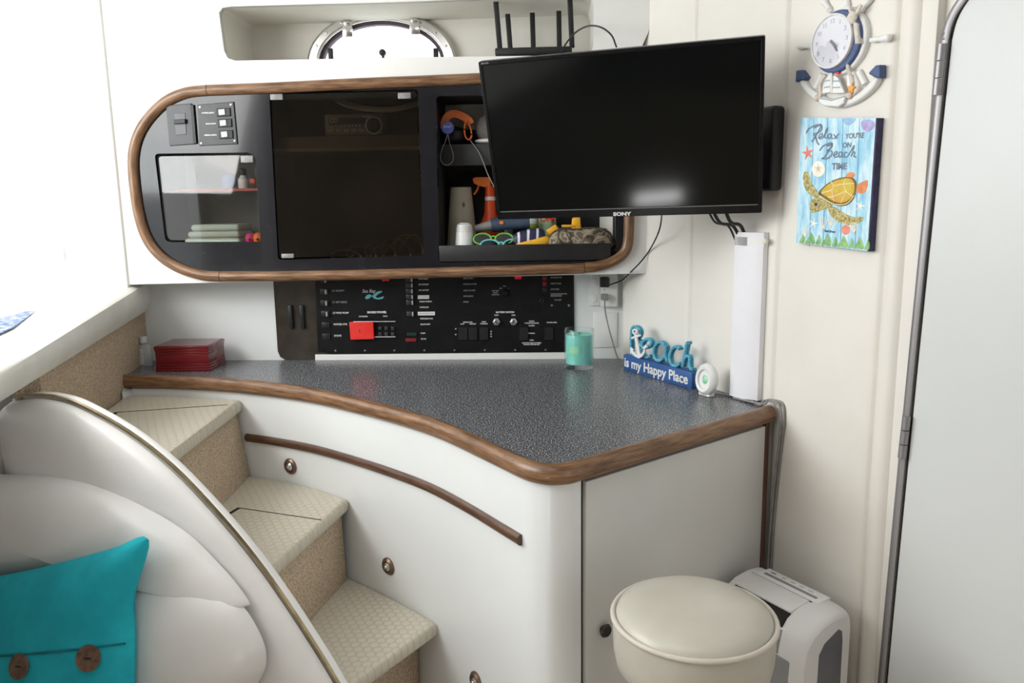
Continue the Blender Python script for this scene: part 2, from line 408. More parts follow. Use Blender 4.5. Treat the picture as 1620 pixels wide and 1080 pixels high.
# the fascia with the openings for the cabinet and the shelf recess
TRIM = [(330,143),(296,147),(264,161),(236,188),(219,217),(212,250),(214,290),(221,338),(234,377),(256,405),(286,424),(322,435),(350,437)]
TRIM_TOP = [(331,143),(440,139),(560,133),(660,129),(755,125),(860,121),(940,119)]
TRIM_R = [(941,119),(966,120),(985,130),(993,150),(995,200),(996,300),(995,350),(993,385),(985,402),(968,414),(945,421),(925,423)]
TRIM_BOT = [(351,437),(480,436),(620,433),(760,429),(860,426),(924,424)]
hole_cab = P2(FF, TRIM[::-1] + TRIM_TOP[1:] + TRIM_R[1:] + TRIM_BOT[::-1][1:-1])
rec_px = [(346,20),(352,12),(364,10),(650,2),(926,-8),(936,-4),(940,8),(939,72),(935,84),(925,87),(640,91),(372,96),(360,92),(354,80)]
hole_rec = P2(FF, rec_px)
ub = FF.px(197,450); uc = FF.px(1032,432)
out_f = [ub, uc, (uc[0]+.002, 1.80), FF.px(1015,75), FF.px(1026,50), FF.px(1032,20), (uc[0]+.012, 2.05), (uc[0]+.012, 2.3), (ub[0]-.01, 2.3)]
struct('wall_back_upper', MB().plate(FF, out_f, [hole_cab, hole_rec], -.02, 0), fascia_m)
m = MB(); m.hexa([FF(ub[0],ub[1]+.001,-.0205), FF(uc[0],uc[1]+.001,-.0205), FF(uc[0]-.03,uc[1]-.003,-.135), FF(ub[0],ub[1]+.001,-.135), FF(ub[0],ub[1]+.013,-.0205), FF(uc[0],uc[1]+.013,-.0205), FF(uc[0]-.03,uc[1]+.009,-.135), FF(ub[0],ub[1]+.013,-.135)])
struct('trim_1', m, fascia_m)
# recess: liner + far panel with the port light
hr = [FF.px(*p) for p in rec_px]; m = MB(); m.sm = True
A = [m.b.verts.new(FF(u, v, -.012)) for u, v in hr]; B = [m.b.verts.new(FF(u, v, -.27)) for u, v in hr]
for i in range(len(hr)): m.face([A[i], B[i], B[(i+1) % len(hr)], A[(i+1) % len(hr)]])
struct('trim_2', m, recess_m)
FW = Frame((0,2.76,0), X, Z, -Y)
def port(cx, cy, a, b, n=48, p=2.04):
    L = []
    for i in range(n):
        t = 2*math.pi*i/n; c, s_ = math.cos(t), math.sin(t)
        L.append((cx + a*math.copysign(abs(c)**(2/p), c), cy - b*math.copysign(abs(s_)**(2/p), s_)))
    return L
PC = (606,101)
o_in = P2(FW, port(*PC, 98, 66)); o_out = P2(FW, port(*PC, 117, 82))
ul, ur = FW.px(330,0)[0], FW.px(960,0)[0]
struct('wall_back_recess', MB().plate(FW, [(ul,1.70),(ur,1.70),(ur,2.3),(ul,2.3)], [o_in], -.02, 0), recess_m)
w1 = mk('window_1', MB().plate(FW, o_out, [o_in], 0, .028, .008, True), chrome, FW(*FW.px(*PC))); w1['kind'] = 'structure'
part(w1, 'gasket', MB().plate(FW, P2(FW, port(*PC, 99, 67)), [P2(FW, port(*PC, 93, 61))], -.012, .012), noisy('plum_gasket', (.05,.03,.045), (.08,.05,.07), 20, .5))
part(w1, 'pane', MB().plate(FW, P2(FW, port(*PC, 96, 64)), [], -.012, -.008), clear)
FW2 = FW.off(.03)
for cx, cy, h in ((550,46,26), (656,42,28)):
    u, v = FW2.px(cx, cy); part(w1, 'latch', MB().box(FW2, (u-.017,u+.017), (v-.026,v+.022), (-.004,.006), .003).box(FW2, (u-.010,u+.012), (v+.012,v+.024), (.004,.014), .003), chrome)
u, v = FW.px(606,84); part(w1, 'knob', MB().lathe(FW.at(u, v, 0), [(.0,-.0),(.011,.0),(.011,.014),(.006,.02),(0,.021)], 16).box(FW.at(u,v,0), (-.004,.004), (-.03,0), (-.004,.004)), black)
for cx in (524, 690):
    u, v = FW.px(cx, 84); part(w1, 'hinge', MB().box(FW, (u-.008,u+.008), (v-.03,v+.014), (0,.012), .002), black)
for k in range(9):
    a = R(20+k*17.5*1.0); u, v = FW.px(606+108*math.cos(a), 101-76*math.sin(a))
    part(w1, 'screw', MB().lathe(FW.at(u, v, .026), [(.0,.004),(.004,.003),(.005,0)][::-1], 10, cap=False), alu)

# right padded wall
m = MB()
seams = [0.0, .363, .708, 1.016, 1.068]
def pad(F, m, u0, u1, v0, v1, h, n=14, edge=.022):
    pr = []
    for i in range(n+1):
        t = i/n; x = u0 + (u1-u0)*t; d = min(x-u0, u1-x); pr.append((x, (h*math.sqrt(max(0, 1-(1-d/edge)**2)) if d < edge else h) + .006*math.sin(math.pi*t)))
    A = [m.b.verts.new(F(x, v0, z)) for x, z in pr]; B = [m.b.verts.new(F(x, v1, z)) for x, z in pr]
    for i in range(n): m.face([A[i], A[i+1], B[i+1], B[i]])
m.box(FR, (-.2,1.10), (0,2.3), (-.10,-.004))
for a, b in zip(seams, seams[1:]): pad(FR, m, a, b, 0, 2.3, .010, 60)
m.box(FR, (1.068,1.105), (0,2.3), (-.02,.010), .004)
m.box(FR, (1.105,3.4), (0,2.3), (-.10,-.012))
struct('wall_right', m, cream)
# bathroom door at the right, with rounded corner and hinge strip
FD = FR.off(.004)
dl = P2(FD, [(1402,1078),(1452,560),(1500,100)])
ue = dl[2][0]; c0 = [FD.px(*p) for p in ((1504,64),(1512,34),(1526,8),(1545,-12),(1580,-24))]
edge = [(dl[0][0],0.04)] + dl + c0 + [(2.2, c0[-1][1]+.01)]
d1 = mk('door_1', MB().plate(FD, edge + [(2.2,.04)], [], -.008, .012), door_m, FD(1.5,.04)); d1['kind'] = 'structure'
e3 = [FD(u, v, .016) for u, v in edge[:-1]]
part(d1, 'edge_strip', MB().sweep([p for p in smooth(e3, 4)], prof=[(-.008,-.006),(.008,-.006),(.008,.002),(.003,.005),(-.003,.005),(-.008,.002)], up=FD.N), stripm)
part(d1, 'edge_shadow', MB().sweep(smooth([FD(u+.0105, v, .0122) for u, v in edge[:-1]], 4), prof=[(-.0018,-.0006),(.0018,-.0006),(.0018,.0006),(-.0018,.0006)], up=FD.N), dark_gap)
for a, b in (((1503,70),(1494,152)), ((1446,655),(1438,722))):
    p, q = FD(*FD.px(*a), .022), FD(*FD.px(*b), .022); h = MB()
    for k in range(3):
        s0, s1 = p.lerp(q, k/3+.01), p.lerp(q, (k+1)/3-.01); h.sweep([s0, s1], .0085, 14)
    hg = part(d1, 'hinge', h, stripm)

# left: carpeted wall, ledge, opening with bright sky
struct('wall_left', MB().box(FL, (-.0,.845), (0,1.12), (-.06,0)), carpet)
struct('wall_left_light_block', MB().box(FZ, (-2.02,-1.96), (-1.6,2.75), (0,1.0)).box(FZ, (-2.02,-1.45), (2.66,2.72), (0,1.1)), vinyl)  # unseen wall added to block outside light coming in below the ledge
lo = [FL.off(.0).px(*p) for p in ((232,489),(0,632))]
hi = [FL.off(.03).px(*p) for p in ((192,470),(0,588))]
def lerp_line(L, u): (a, b), (c, d) = L; return b + (d-b)*(u-a)/(c-a)
m = MB(); G = []
for i in range(13):
    u = 0 + 2.6*i/12; a = lerp_line(lo, u); b = max(lerp_line(hi, u), a+.05)
    pr = [(-.06,a), (.0,a), (.014,a+.004), (.028,a+(b-a)*.35), (.032,a+(b-a)*.7), (.026,b-.008), (.012,b), (-.30,b+.004), (-.9,b+.004), (-.9,a)]
    G.append([m.b.verts.new(FL(u, v, n)) for n, v in pr])
for A, B in zip(G, G[1:]):
    for i in range(len(A)-1): m.face([A[i], A[i+1], B[i+1], B[i]])
m.face(G[0]); m.face(G[-1][::-1])
struct('trim_3', m, noisy('ledge_gelcoat', (.70,.69,.63), (.80,.80,.76), 5, .4))
# jamb beside the fascia and a slim post: frame of the side opening
jb = FF.px(186,300); m = MB()
m.hexa([V3((-1.50,2.49,1.15)), V3((-1.388,2.49,1.15)), V3((-1.388,2.515,1.15)), V3((-1.50,2.66,1.15)), V3((-1.50,2.49,2.3)), V3((-1.388,2.49,2.3)), V3((-1.388,2.515,2.3)), V3((-1.50,2.66,2.3))], .004)
struct('trim_4', m, fascia_m)
# outside light comes from this open side: pane with a small latch
FO = Frame(FL(.2,0,-.86), FL.U, Z, FL.N)
w2 = mk('window_2', MB().plate(FO, [(-.2,1.13),(2.2,1.02),(2.2,2.28),(-.2,2.28)], [[(-.08,1.2),(2.1,1.1),(2.1,2.22),(-.08,2.22)]], 0, .03, .004), fascia_m, FO(0,1.1)); w2['kind'] = 'structure'
part(w2, 'pane', MB().box(FO, (-.08,2.1), (1.1,2.22), (.012,.016)), clear)
u, v = FO.px(95,402)
part(w2, 'latch', MB().box(FO, (u-.004,u+.004), (v-.035,v+.035), (.016,.03), .002).box(FO, (u-.012,u+.014), (v-.012,v-.004), (.02,.034), .002), noisy('pale_latch', (.45,.44,.47), (.55,.54,.57), 10, .4))

# ================================================================== COUNTER AND CONSOLE
CP = [(195,603),(290,605),(385,611),(480,623),(560,640),(640,661),(700,681),(760,708),(800,727),(830,741)]
ZT = .914
path = [onz(*p, ZT) for p in CP]
rgt = [onz(*p, ZT) for p in [(925,741),(1000,722),(1100,692),(1218,654)]]
a_, b_ = rgt[0], rgt[-1]; fd = (b_-a_).normalized(); rgt = [a_ + fd*(a_-b_).length*t for t in (0,.33,.66,1)]
cor = [onz(*p, ZT) for p in [(850,747),(872,750),(900,748)]]
front = smooth(path + cor + rgt, 6)
FCAB = Frame(V3((rgt[0].x, rgt[0].y, 0)), fd, Z, V3((fd.y,-fd.x,0)))       # right face of the console
LEN = (b_-a_).length
back_poly = [(b_.x+.0, b_.y), (.2267-.004, 2.632), (-1.405,2.632), (-1.40,2.43)]
plan = [(p.x, p.y) for p in front]
def cw(mb, z0, z1, poly, bevel=0): return mb.plate(FZ, poly, [], z0, z1, bevel)
t = thing('counter_top', 'speckled dark grey counter with a thick rounded oak edge above the white console', 'counter', (front[20].x, 2.3, .88))
part(t, 'worktop', cw(MB(), .893, .930, plan + back_poly), counter_m)
i1 = 6*len(path)-10; N1 = len(front)
prof_t = [(math.cos(2*math.pi*i/14)*.019, math.sin(2*math.pi*i/14)*.0225) for i in range(14)]
part(t, 'wood_edge', MB().sweep(front, prof=prof_t, up=Z), oak, 'brown oak bullnose edging')
# console body
gap0 = 0.004
bplan = [(p.x, p.y) for p in front]
c = thing('console_cabinet', 'white curved console cabinet under the grey counter with a flush door on its right face', 'cabinet', (-.3,2.2,0))
inset = V3((fd.y,-fd.x,0))*-.014
ia = next(i for i, p in enumerate(front) if (p-rgt[0]).length < 1e-5)
ug = FCAB.px(922,800)[0]
w0 = FCAB(ug-.005, 0); w1_ = w0 + inset
body = [(p.x, p.y) for p in front[:ia] if (p-rgt[0]).dot(fd) < ug-.012] + [(w0.x, w0.y), (w1_.x, w1_.y), (b_.x+inset.x, b_.y+inset.y)]
part(c, 'body', cw(MB(), .0, .893, body + [(.2267-.004,2.632), (-1.36,2.632), (-1.345,2.32)]), lower_white)
# make the body's side smooth-shaded
part(c, 'gap', MB().box(FCAB, (ug-.005, ug+.006), (.0,.893), (-.0135,-.008)), dark_gap, 'dark gap beside the door')
dr = part(c, 'door', MB().box(FCAB, (ug+.006, LEN-.022), (.06,.886), (-.0135,.004), .002), noisy('door_grey_white', (.60,.60,.575), (.64,.64,.615), 2, .35), 'flat pale grey white door')
part(c, 'side_strip', MB().box(FCAB, (LEN-.021, LEN-.006), (.0,.893), (-.0135,.006), .002), oakd, 'dark wood edge strip')
u, v = FCAB.px(951,993)
part(dr, 'knob', MB().lathe(FCAB.at(u, v, .004), [(.008,0),(.008,.004),(.013,.006),(.0155,.011),(.012,.016),(0,.018)], 18), noisy('dark_bronze', (.035,.03,.026), (.06,.05,.045), 40, .3, metal=.6))
def on_console(x, y, out=0):
    d = ray(x, y); best = None
    for p, q in zip(front[:ia], front[1:ia+1]):
        e = V3((q.x-p.x, q.y-p.y, 0)); nrm = V3((e.y,-e.x,0)).normalized(); k = (p.x*nrm.x+p.y*nrm.y)/(d.x*nrm.x+d.y*nrm.y)
        w = EYE + d*k; s_ = (w-V3((p.x,p.y,w.z))).dot(e)/e.length_squared
        if -.02 <= s_ <= 1.02: best = (w + nrm*out, nrm, e.normalized())
    return best
strip = [on_console(*p, .004)[0] for p in [(392,696),(440,701),(500,712),(560,727),(620,746),(680,770),(740,799),(790,826),(826,848)]]
zs = sum(p.z for p in strip)/len(strip); strip = smooth([V3((p.x,p.y,zs)) for p in strip], 5)
part(c, 'wood_strip', MB().sweep(strip, prof=[(math.cos(2*math.pi*i/10)*.010, math.sin(2*math.pi*i/10)*.0125) for i in range(10)], up=Z), oakd, 'narrow dark wood rubbing strip')
for (x, y), where in (((460,737), 'above the middle stair tread'), ((615,895), 'above the lowest stair tread'), ((754,1077), 'nearest the console corner, below the others')):
    p, nrm, e = on_console(x, y); F = Frame(p, e, Z, nrm)
    s = thing('step_light', 'small round bronze courtesy light on the curved console ' + where, 'light', p, 'courtesy lights beside the stairs')
    part(s, 'ring', MB().lathe(F, [(.013,.0),(.0245,.0),(.0245,.004),(.019,.009),(.013,.008)], 26, cap=False), bronze)
    part(s, 'lens', MB().lathe(F, [(.013,.0),(.013,.007),(.008,.011),(.0045,.011),(.003,.014),(0,.0145)], 20), chrome)

# ================================================================== STAIRS
s = thing('staircase', 'curved carpeted staircase of three beige embossed treads beside the console', 'stairs', (-.7,1.95,0))
nose = .0
def fpan(u_): return FPN(u_, 0, -.035)
def con_pts(x0, y0, x1, y1, z):
    """points along the console between two places"""
    a, b = on_console(x0, y0, .002)[0], on_console(x1, y1, .002)[0]
    seg = [p for p in front[:ia] if min(a.x,b.x) < p.x < max(a.x,b.x)]
    seg = [V3((p.x,p.y-.002,0)) for p in seg]
    if a.x < b.x: return [(a.x,a.y)] + [(p.x,p.y) for p in seg] + [(b.x,b.y)]
    return [(b.x,b.y)] + [(p.x,p.y) for p in seg] + [(a.x,a.y)]
def to_panel(p, q, extra=-.03):
    """where the plan line p->q meets the side panel"""
    p, q = V3((*p,0)), V3((*q,0)); d = q-p; o = FPN(0,0,extra); k = (o-p).dot(FPN.N)/d.dot(FPN.N); w = p + d*k; return (w.x, w.y)
tz = [.872, .632, .388]
n1 = onz(268,715,tz[0]); n2 = onz(434,890,tz[1]); n3 = onz(565,1075,tz[2])
e1 = con_pts(200,628,383,638,tz[0]); e2 = con_pts(400,768,552,795,tz[1]); e3_ = con_pts(545,932,693,991,tz[2])
wl = FL(.9,0,.002); wl0 = FL(.36,0,.002)
pl1 = e1 + [to_panel(e1[-1], (n1.x,n1.y)), to_panel((wl0.x,wl0.y), (wl.x,wl.y)), (wl0.x, wl0.y)]
tb2 = (on_console(400,768,.002)[0]).xy
pl2 = e2 + [to_panel(e2[-1], (n2.x,n2.y)), to_panel((e2[0][0]-.07,e2[0][1]), (e2[0][0]-.065,e2[0][1]-.5)), (e2[0][0]-.07, e2[0][1]-.004)]
pl3 = e3_ + [to_panel(e3_[-1], (n3.x,n3.y)), to_panel(e3_[0], (e3_[0][0]-.05,e3_[0][1]-.5))]
for pl, z in ((pl1,tz[0]), (pl2,tz[1]), (pl3,tz[2])):
    part(s, 'tread', MB().plate(FZ, pl, [], z-.040, z, .012, True), tread_m)
def riser(p, q, z0, z1, lean=0, dirv=(1,0,0), th=.03):
    p, q = V3((*p,0)), V3((*q,0)); d = (q-p).normalized(); nn = V3((-d.y,d.x,0)); nn = nn if nn.x > 0 else -nn
    a, b, c_, e_ = p-nn*th, q-nn*th, q, p; lo_ = nn*lean
    return MB().hexa([a+Z*z0, b+Z*z0, c_+lo_+Z*z0, e_+lo_+Z*z0, a+Z*z1, b+Z*z1, c_+Z*z1, e_+Z*z1], .003)
def back(p, k): return (p[0]-k, p[1])
r1a, r1b = back(e1[-1], .016), back(pl1[len(e1)], .016)
r2a, r2b = back(e2[-1], .016), back(pl2[len(e2)], .016)
q3 = on_console(664,1036,.004)[0]; r3a = (q3.x, q3.y); r3b = back(pl3[len(e3_)], .06)
r1a = (r1a[0], r1a[1]-.004); r2a = (r2a[0]-.004, r2a[1]-.006)
part(s, 'riser', riser(r1a, r1b, tz[1]-.002, tz[0]-.036, .030), carpet, 'tan carpeted riser')
part(s, 'riser', riser(r2a, r2b, tz[2]-.002, tz[1]-.036, .006), carpet, 'tan carpeted riser')
part(s, 'riser', riser(r3a, r3b, 0, tz[2]-.036, 0), carpet, 'tan carpeted riser')
for a, b, cc, z in (((184,652),(165,667),(360,640),tz[0]), ((378,803),(360,814),(508,822),tz[1])):
    pa, pb, pc = onz(*a, z+.0006), onz(*b, z+.0006), onz(*cc, z+.0006)
    k = MB(); k.sweep([pa, pb], prof=[(-.005,-.0005),(.005,-.0005),(.005,.0005),(-.005,.0005)], up=Z)
    k.sweep([pa, pc], prof=[(-.0013,-.0005),(.0013,-.0005),(.0013,.0005),(-.0013,.0005)], up=Z)
    part(s, 'hatch_gap', k, dark_gap, 'dark cut line of the lift-up tread lid')

# ================================================================== SETTEE
ARC = [(3,648),(22,634),(60,630),(95,635),(130,648),(200,688),(270,743),(340,816),(400,888),(450,958),(500,1035),(530,1085),(590,1190)]
ao = sm2(P2(FPN, ARC), 4, False)
se = thing('settee', 'grey white vinyl settee with an arched side panel and plump back cushions', 'sofa', (-1.1,1.5,0))
left = P2(FPN, [(22,760),(10,700)])
outl = ao + [(ao[-1][0], .02), (left[0][0]+.02, .02)] + left
FPp = FPN
m = MB(); m.puff(FPN, outl, 0, .05, 16, 5, 2.2, ctr=(FPN.px(190,930)))
part(se, 'arch_panel', m, vinyl)
shift = [(u+.006, v+.012) for u, v in ao[2:]]
part(se, 'outer_board', MB().plate(FPN, shift + [(shift[-1][0], .02), (shift[0][0], .02)], [], -.028, -.006, .006), white)
part(se, 'brass_strip', MB().sweep([FPN(u+.004, v+.008, -.003) for u, v in ao[4:]], prof=[(-.003,-.004),(.003,-.004),(.003,.004),(-.003,.004)], up=FPN.N), brass, 'brass strip along the arch')
part(se, 'side_pad', MB().puff(FPN, rounded(P2(FPN, [(-140,640),(1,640),(18,752),(18,1200),(-140,1200)]), .03), 0, .04, 7, 6), vinyl)
FPa = FPN.off(.045); FPb = FPN.off(.055)
bol = sm2(P2(FPa, [(-330,770),(-150,752),(0,750),(110,757),(200,788),(290,838),(350,895),(384,936),(395,957),(370,948),(310,915),(220,912),(0,918),(-300,935)]), 5)
part(se, 'bolster', MB().puff(FPa, bol, 0, .095, 12, 2.1, 2.0, ctr=FPa.px(60,838)), vinyl)
cush = sm2(P2(FPb, [(-300,885),(0,880),(215,887),(300,903),(372,945),(412,1003),(421,1050),(400,1100),(380,1190),(200,1300),(-300,1300)]), 5)
part(se, 'back_cushion', MB().puff(FPb, cush, 0, .12, 12, 2.5, 2.1, ctr=FPb.px(120,1090)), vinyl)
part(se, 'seat_base', MB().box(FPN, (-.75,.14), (0,.14), (.0,.55), .02).box(FPN, (-.75,.13), (.14,.20), (.0,.56), .03), vinyl)
# teal pillow leaning on the back cushion
tilt = R(10)
Fpl0 = FPN.off(.20); pc_ = Fpl0.px(40,1080)
FPL = Frame(Fpl0(*pc_), (FPN.U*math.cos(R(4)) + Z*math.sin(R(4))), Z*math.cos(tilt) - FPN.N*math.sin(tilt), FPN.N*math.cos(tilt) + Z*math.sin(tilt))
pil = thing('throw_pillow', 'square teal cotton pillow with big brown buttons leaning on the settee cushions', 'pillow', FPL(0,-.25,0))
cor_p = P2(FPL, [(222,866),(205,950),(209,1010),(212,1080),(214,1200),(218,1295),(40,1290),(-150,1300),(-155,1090),(-150,905),(-30,905),(40,899),(110,888),(170,876)])
m = MB(); m.puff(FPL, sm2(cor_p, 5), 0, .075, 10, 2.2, 1.9, .06, ctr=FPL.px(35,1085)); PBV = BVHTree.FromBMesh(m.b)
pm = part(pil, 'cover', m, cushionteal)
fl = P2(FPL, [(-150,1060),(0,1036),(110,1026),(206,1016),(209,1058),(110,1075),(0,1086),(-150,1110)])
def on_pil(x, y, add=0):
    h_ = PBV.ray_cast(EYE, ray(x, y).normalized()); return (h_[0] if h_[0] else FPL(*FPL.px(x, y), .03)) + FPL.N*add
seamp = smooth([on_pil(*p, .002) for p in [(-60,1044),(0,1037),(60,1033),(110,1028),(160,1022),(200,1017)]], 5)
part(pil, 'flap_seam', MB().sweep(seamp, .0022, 6), noisy('teal_shadow_seam', hx('06606c'), hx('0a7380'), 30, .9))
for x, y in ((33,1053),(142,1040)):
    p = on_pil(x, y, .001); F = Frame(p, FPL.U, FPL.V, FPL.N + FPL.V*.15 + FPL.U*(.25 if x > 100 else 0)); F = Frame(p, F.U - F.N*F.U.dot(F.N), F.V - F.N*F.V.dot(F.N), F.N)
    bt = part(pil, 'button', MB().lathe(F, [(0,.0),(.0255,.0),(.0275,.003),(.0265,.0065),(.020,.0055),(0,.005)], 28), coconut, 'round brown coconut shell button')
    part(bt, 'thread', MB().box(F, (-.007,.007), (-.0015,.0015), (.0045,.0065)), dark_gap)

# ================================================================== WALL CABINET
cabr = thing('wall_cabinet', 'black gloss wall cabinet in a rounded oak frame above the counter', 'cabinet', FF(-.4,1.24))
sdoor = rounded(P2(FF, [(245,243),(404,241),(413,382),(262,383)]), [.014,.03,.01,.02])
bdoor = rounded(P2(FF, [(426,146),(661,141),(670,404),(440,411)]), .012)
cubby = rounded(P2(FF, [(690,152),(972,148),(974,412),(694,415)]), .012)
FFp = FF.off(.002)
part(cabr, 'face_panel', MB().plate(FFp, P2(FFp, TRIM[::-1] + TRIM_TOP[1:] + TRIM_R[1:] + TRIM_BOT[::-1][1:-1]), [sdoor, bdoor, cubby], -.012, 0), blackg)
hp = [(math.cos(2*math.pi*i/14)*.0165, math.sin(2*math.pi*i/14)*.016) for i in range(14)]
for L, mt in ((TRIM, oak), (TRIM_TOP, oak), (TRIM_R, oak), (TRIM_BOT, oak)):
    part(cabr, 'wood_frame', MB().sweep(smooth([FF(*FF.px(*p), .006) for p in L], 5), prof=hp, up=-Y), mt, 'rounded oak frame moulding')
def bb(L): return min(p[0] for p in L), max(p[0] for p in L), min(p[1] for p in L), max(p[1] for p in L)
def openbox(F, u0, u1, v0, v1, n0, n1):
    m = MB(); q = [F(u0,v0,n0), F(u1,v0,n0), F(u1,v1,n0), F(u0,v1,n0)]; r_ = [F(u0,v0,n1), F(u1,v0,n1), F(u1,v1,n1), F(u0,v1,n1)]
    for i in range(4): m.poly([q[i], r_[i], r_[(i+1) % 4], q[(i+1) % 4]])
    m.poly(r_); return m
S, Bd, Cb = bb(sdoor), bb(bdoor), bb(cubby)
part(cabr, 'compartment', openbox(FF, S[0]-.01, S[1]+.01, S[2]-.01, S[3]+.01, -.01, -.22), noisy('grey_liner', (.12,.12,.125), (.17,.17,.17), 6, .6))
part(cabr, 'compartment', openbox(FF, Bd[0]-.01, Bd[1]+.01, Bd[2]-.01, Bd[3]+.01, -.01, -.24), brownin)
part(cabr, 'compartment', openbox(FF, Cb[0]-.0, Cb[1]+.005, Cb[2]-.002, Cb[3]+.004, -.01, -.28), inner)
gs = part(cabr, 'glass_door', MB().plate(FF, rounded(P2(FF, [(249,247),(402,245),(411,379),(264,380)]), [.012,.03,.01,.02]), [], -.010, -.005), smoked_l, 'small glass door reflecting the light')
gb = part(cabr, 'glass_door', MB().plate(FF, rounded(P2(FF, [(428,149),(659,144),(668,401),(442,408)]), .012), [], -.006, -.001), smoked, 'large dark smoked glass door')
for x, y in ((438,153),(640,151)): u, v = FF.px(x,y); part(gb, 'hinge', MB().box(FF, (u-.020,u+.020), (v-.010,v+.008), (-.001,.006), .002), hingem)
u, v = FF.px(456,405); part(gb, 'catch', MB().box(FF, (u-.020,u+.020), (v-.006,v+.008), (-.001,.008), .002), hingem)
u, v = FF.px(391,251); part(gs, 'hinge', MB().box(FF, (u-.020,u+.020), (v-.012,v+.010), (-.005,.004), .002), hingem)
part(cabr, 'lip', MB().box(FF, (FF.px(695,400)[0], FF.px(966,400)[0]), (FF.px(700,414)[1], FF.px(800,387)[1]), (-.012,.004), .002), black)
us0, us1 = Cb[0]+.0, Cb[1]
FS = FF.off(-.10); vt, vb_ = FS.px(720,228)[1], FS.px(720,262)[1]
part(cabr, 'shelf', MB().box(FF, (us0+.002, us1), (vb_, vt), (-.278,-.10), .002), noisy('cubby_shelf', (.022,.022,.022), (.03,.03,.03), 20, .55))
cfloor = Cb[2] + .03; part(cabr, 'shelf', MB().box(FF, (us0+.002, us1), (cfloor-.02, cfloor), (-.278,-.012)), inner)
lp = FF.off(.004); u, v = FF.px(300,297)
sh_v = FF.off(-.10).px(350,297)[1]
part(cabr, 'shelf', MB().box(FF, (S[0], S[1]), (sh_v-.012, sh_v-.004), (-.215,-.06)), noisy('red_edged_shelf', (.35,.06,.05), (.45,.08,.06), 20, .4), 'red edged inner shelf')
# switch plates
def quad(F, L, n0, n1, bev=.002): return MB().plate(F, P2(F, L), [], n0, n1, bev)
tp = part(cabr, 'thermostat_plate', quad(FF, [(264,167),(304,164),(311,228),(270,231)], .0, .008), grayplate)
part(tp, 'side_groove', quad(FF, [(303,166),(308,166),(313,227),(308,228)], .002, .010, .001), black)
part(tp, 'dial_window', quad(FF, [(278,180),(295,179),(297,213),(280,214)], .006, .0095, .001), noisy('dial_grey', (.055,.058,.065), (.08,.082,.09), 30, .3))
part(tp, 'lever', quad(FF, [(279,190),(297,189),(297,196),(279,197)], .008, .018, .002), black)
sp = part(cabr, 'switch_plate', quad(FF, [(314,166),(371,161),(377,228),(317,231)], .0, .007), grayplate)
for y0, x0 in ((178,356),(195,358),(213,360)):
    rk = part(sp, 'rocker_switch', quad(FF, [(x0-12,y0-6),(x0+10,y0-7),(x0+11,y0+6),(x0-11,y0+7)], .005, .011, .002), black)
    part(rk, 'light_half', quad(FF, [(x0-8,y0-4),(x0+2,y0-5),(x0+3,y0+4),(x0-7,y0+5)], .009, .014, .001), noisy('rocker_grey', (.45,.46,.48), (.55,.56,.58), 20, .3))
    ww = {178:19, 195:14, 213:19}[y0]; q = FF.px(x0-16-ww/2, y0+1)
    part(sp, 'lettering', MB().text(FF, q[0], q[1], .0072, {178:'POWER LIGHTS', 195:'BLUE LIGHTS', 213:'MIRROR LIGHTS'}[y0], .0055, bold=.0002), labelw, 'white switch lettering')
for x, y in ((318,170),(367,166),(320,227),(373,223)):
    u, v = FF.px(x,y); part(sp, 'screw', MB().lathe(FF.at(u,v,.006), [(.0035,0),(.003,.002),(0,.0025)], 10, cap=False), chrome)

# contents seen in the left compartment
def spot(x, y, depth): F = FF.off(-depth); return F.at(*F.px(x, y))
vs_ = sh_v-.004
F = spot(362,276,.12); F.o.z = vs_+.026
solo('ball', MB().ell(F, .026,.026,.026), blue, 'round blue ball on the shelf behind the small left glass door', 'ball', F.o - Z*.026)
F = spot(385,280,.11); F.o.z = vs_
q = thing('spray_can', 'small white and black canister beside the blue ball behind the small glass door', 'canister', F.o)
FZ2 = Frame(F.o, X, Y, Z)
part(q, 'body', MB().lathe(FZ2, [(.016,0),(.018,.004),(.018,.030),(.010,.040),(.010,.045)], 18), whiteplast); part(q, 'cap', MB().lathe(FZ2, [(.011,.043),(.012,.062),(.006,.066),(0,.066)], 16), black)
F = spot(402,285,.10); F.o.z = vs_
q = thing('gauge', 'black gadget with a red dial behind the small glass cabinet door', 'gadget', F.o)
part(q, 'body', MB().box(Frame(F.o,X,Z,-Y), (-.016,.016), (0,.036), (-.012,.012), .005), black); part(q, 'dial', MB().lathe(Frame(F.o+V3((0,-.012,.024)),X,Z,-Y), [(.008,0),(.008,.003),(0,.004)], 16), red)
zf = S[2]-.01
F = spot(350,372,.10)
q = thing('towel_stack', 'low stack of folded pale green and cream towels behind the small left glass door', 'towels', V3((F.o.x,F.o.y,zf)))
for k in range(3):
    part(q, 'towel', MB().box(Frame(V3((F.o.x+.004*k, F.o.y, zf)), X, Z, -Y), (-.10+.008*k,.085-.004*k), (.022*k,.022*k+.021), (-.06,.06), .009, 3), towel)
F = spot(402,372,.04)
q = thing('toy', 'small magenta and orange rubber toy at the bottom corner behind the small glass door', 'toy', V3((F.o.x,F.o.y,zf)))
for dx, mt in ((-.012,magenta),(.014,orange)):
    b_l = part(q, 'half', MB().ell(Frame(V3((F.o.x+dx,F.o.y,zf+.019)),X,Z,-Y), .018,.019,.016), mt)
    part(b_l, 'eye', MB().ell(Frame(V3((F.o.x+dx+.002,F.o.y-.0155,zf+.016)),X,Z,-Y), .004,.004,.003), black)
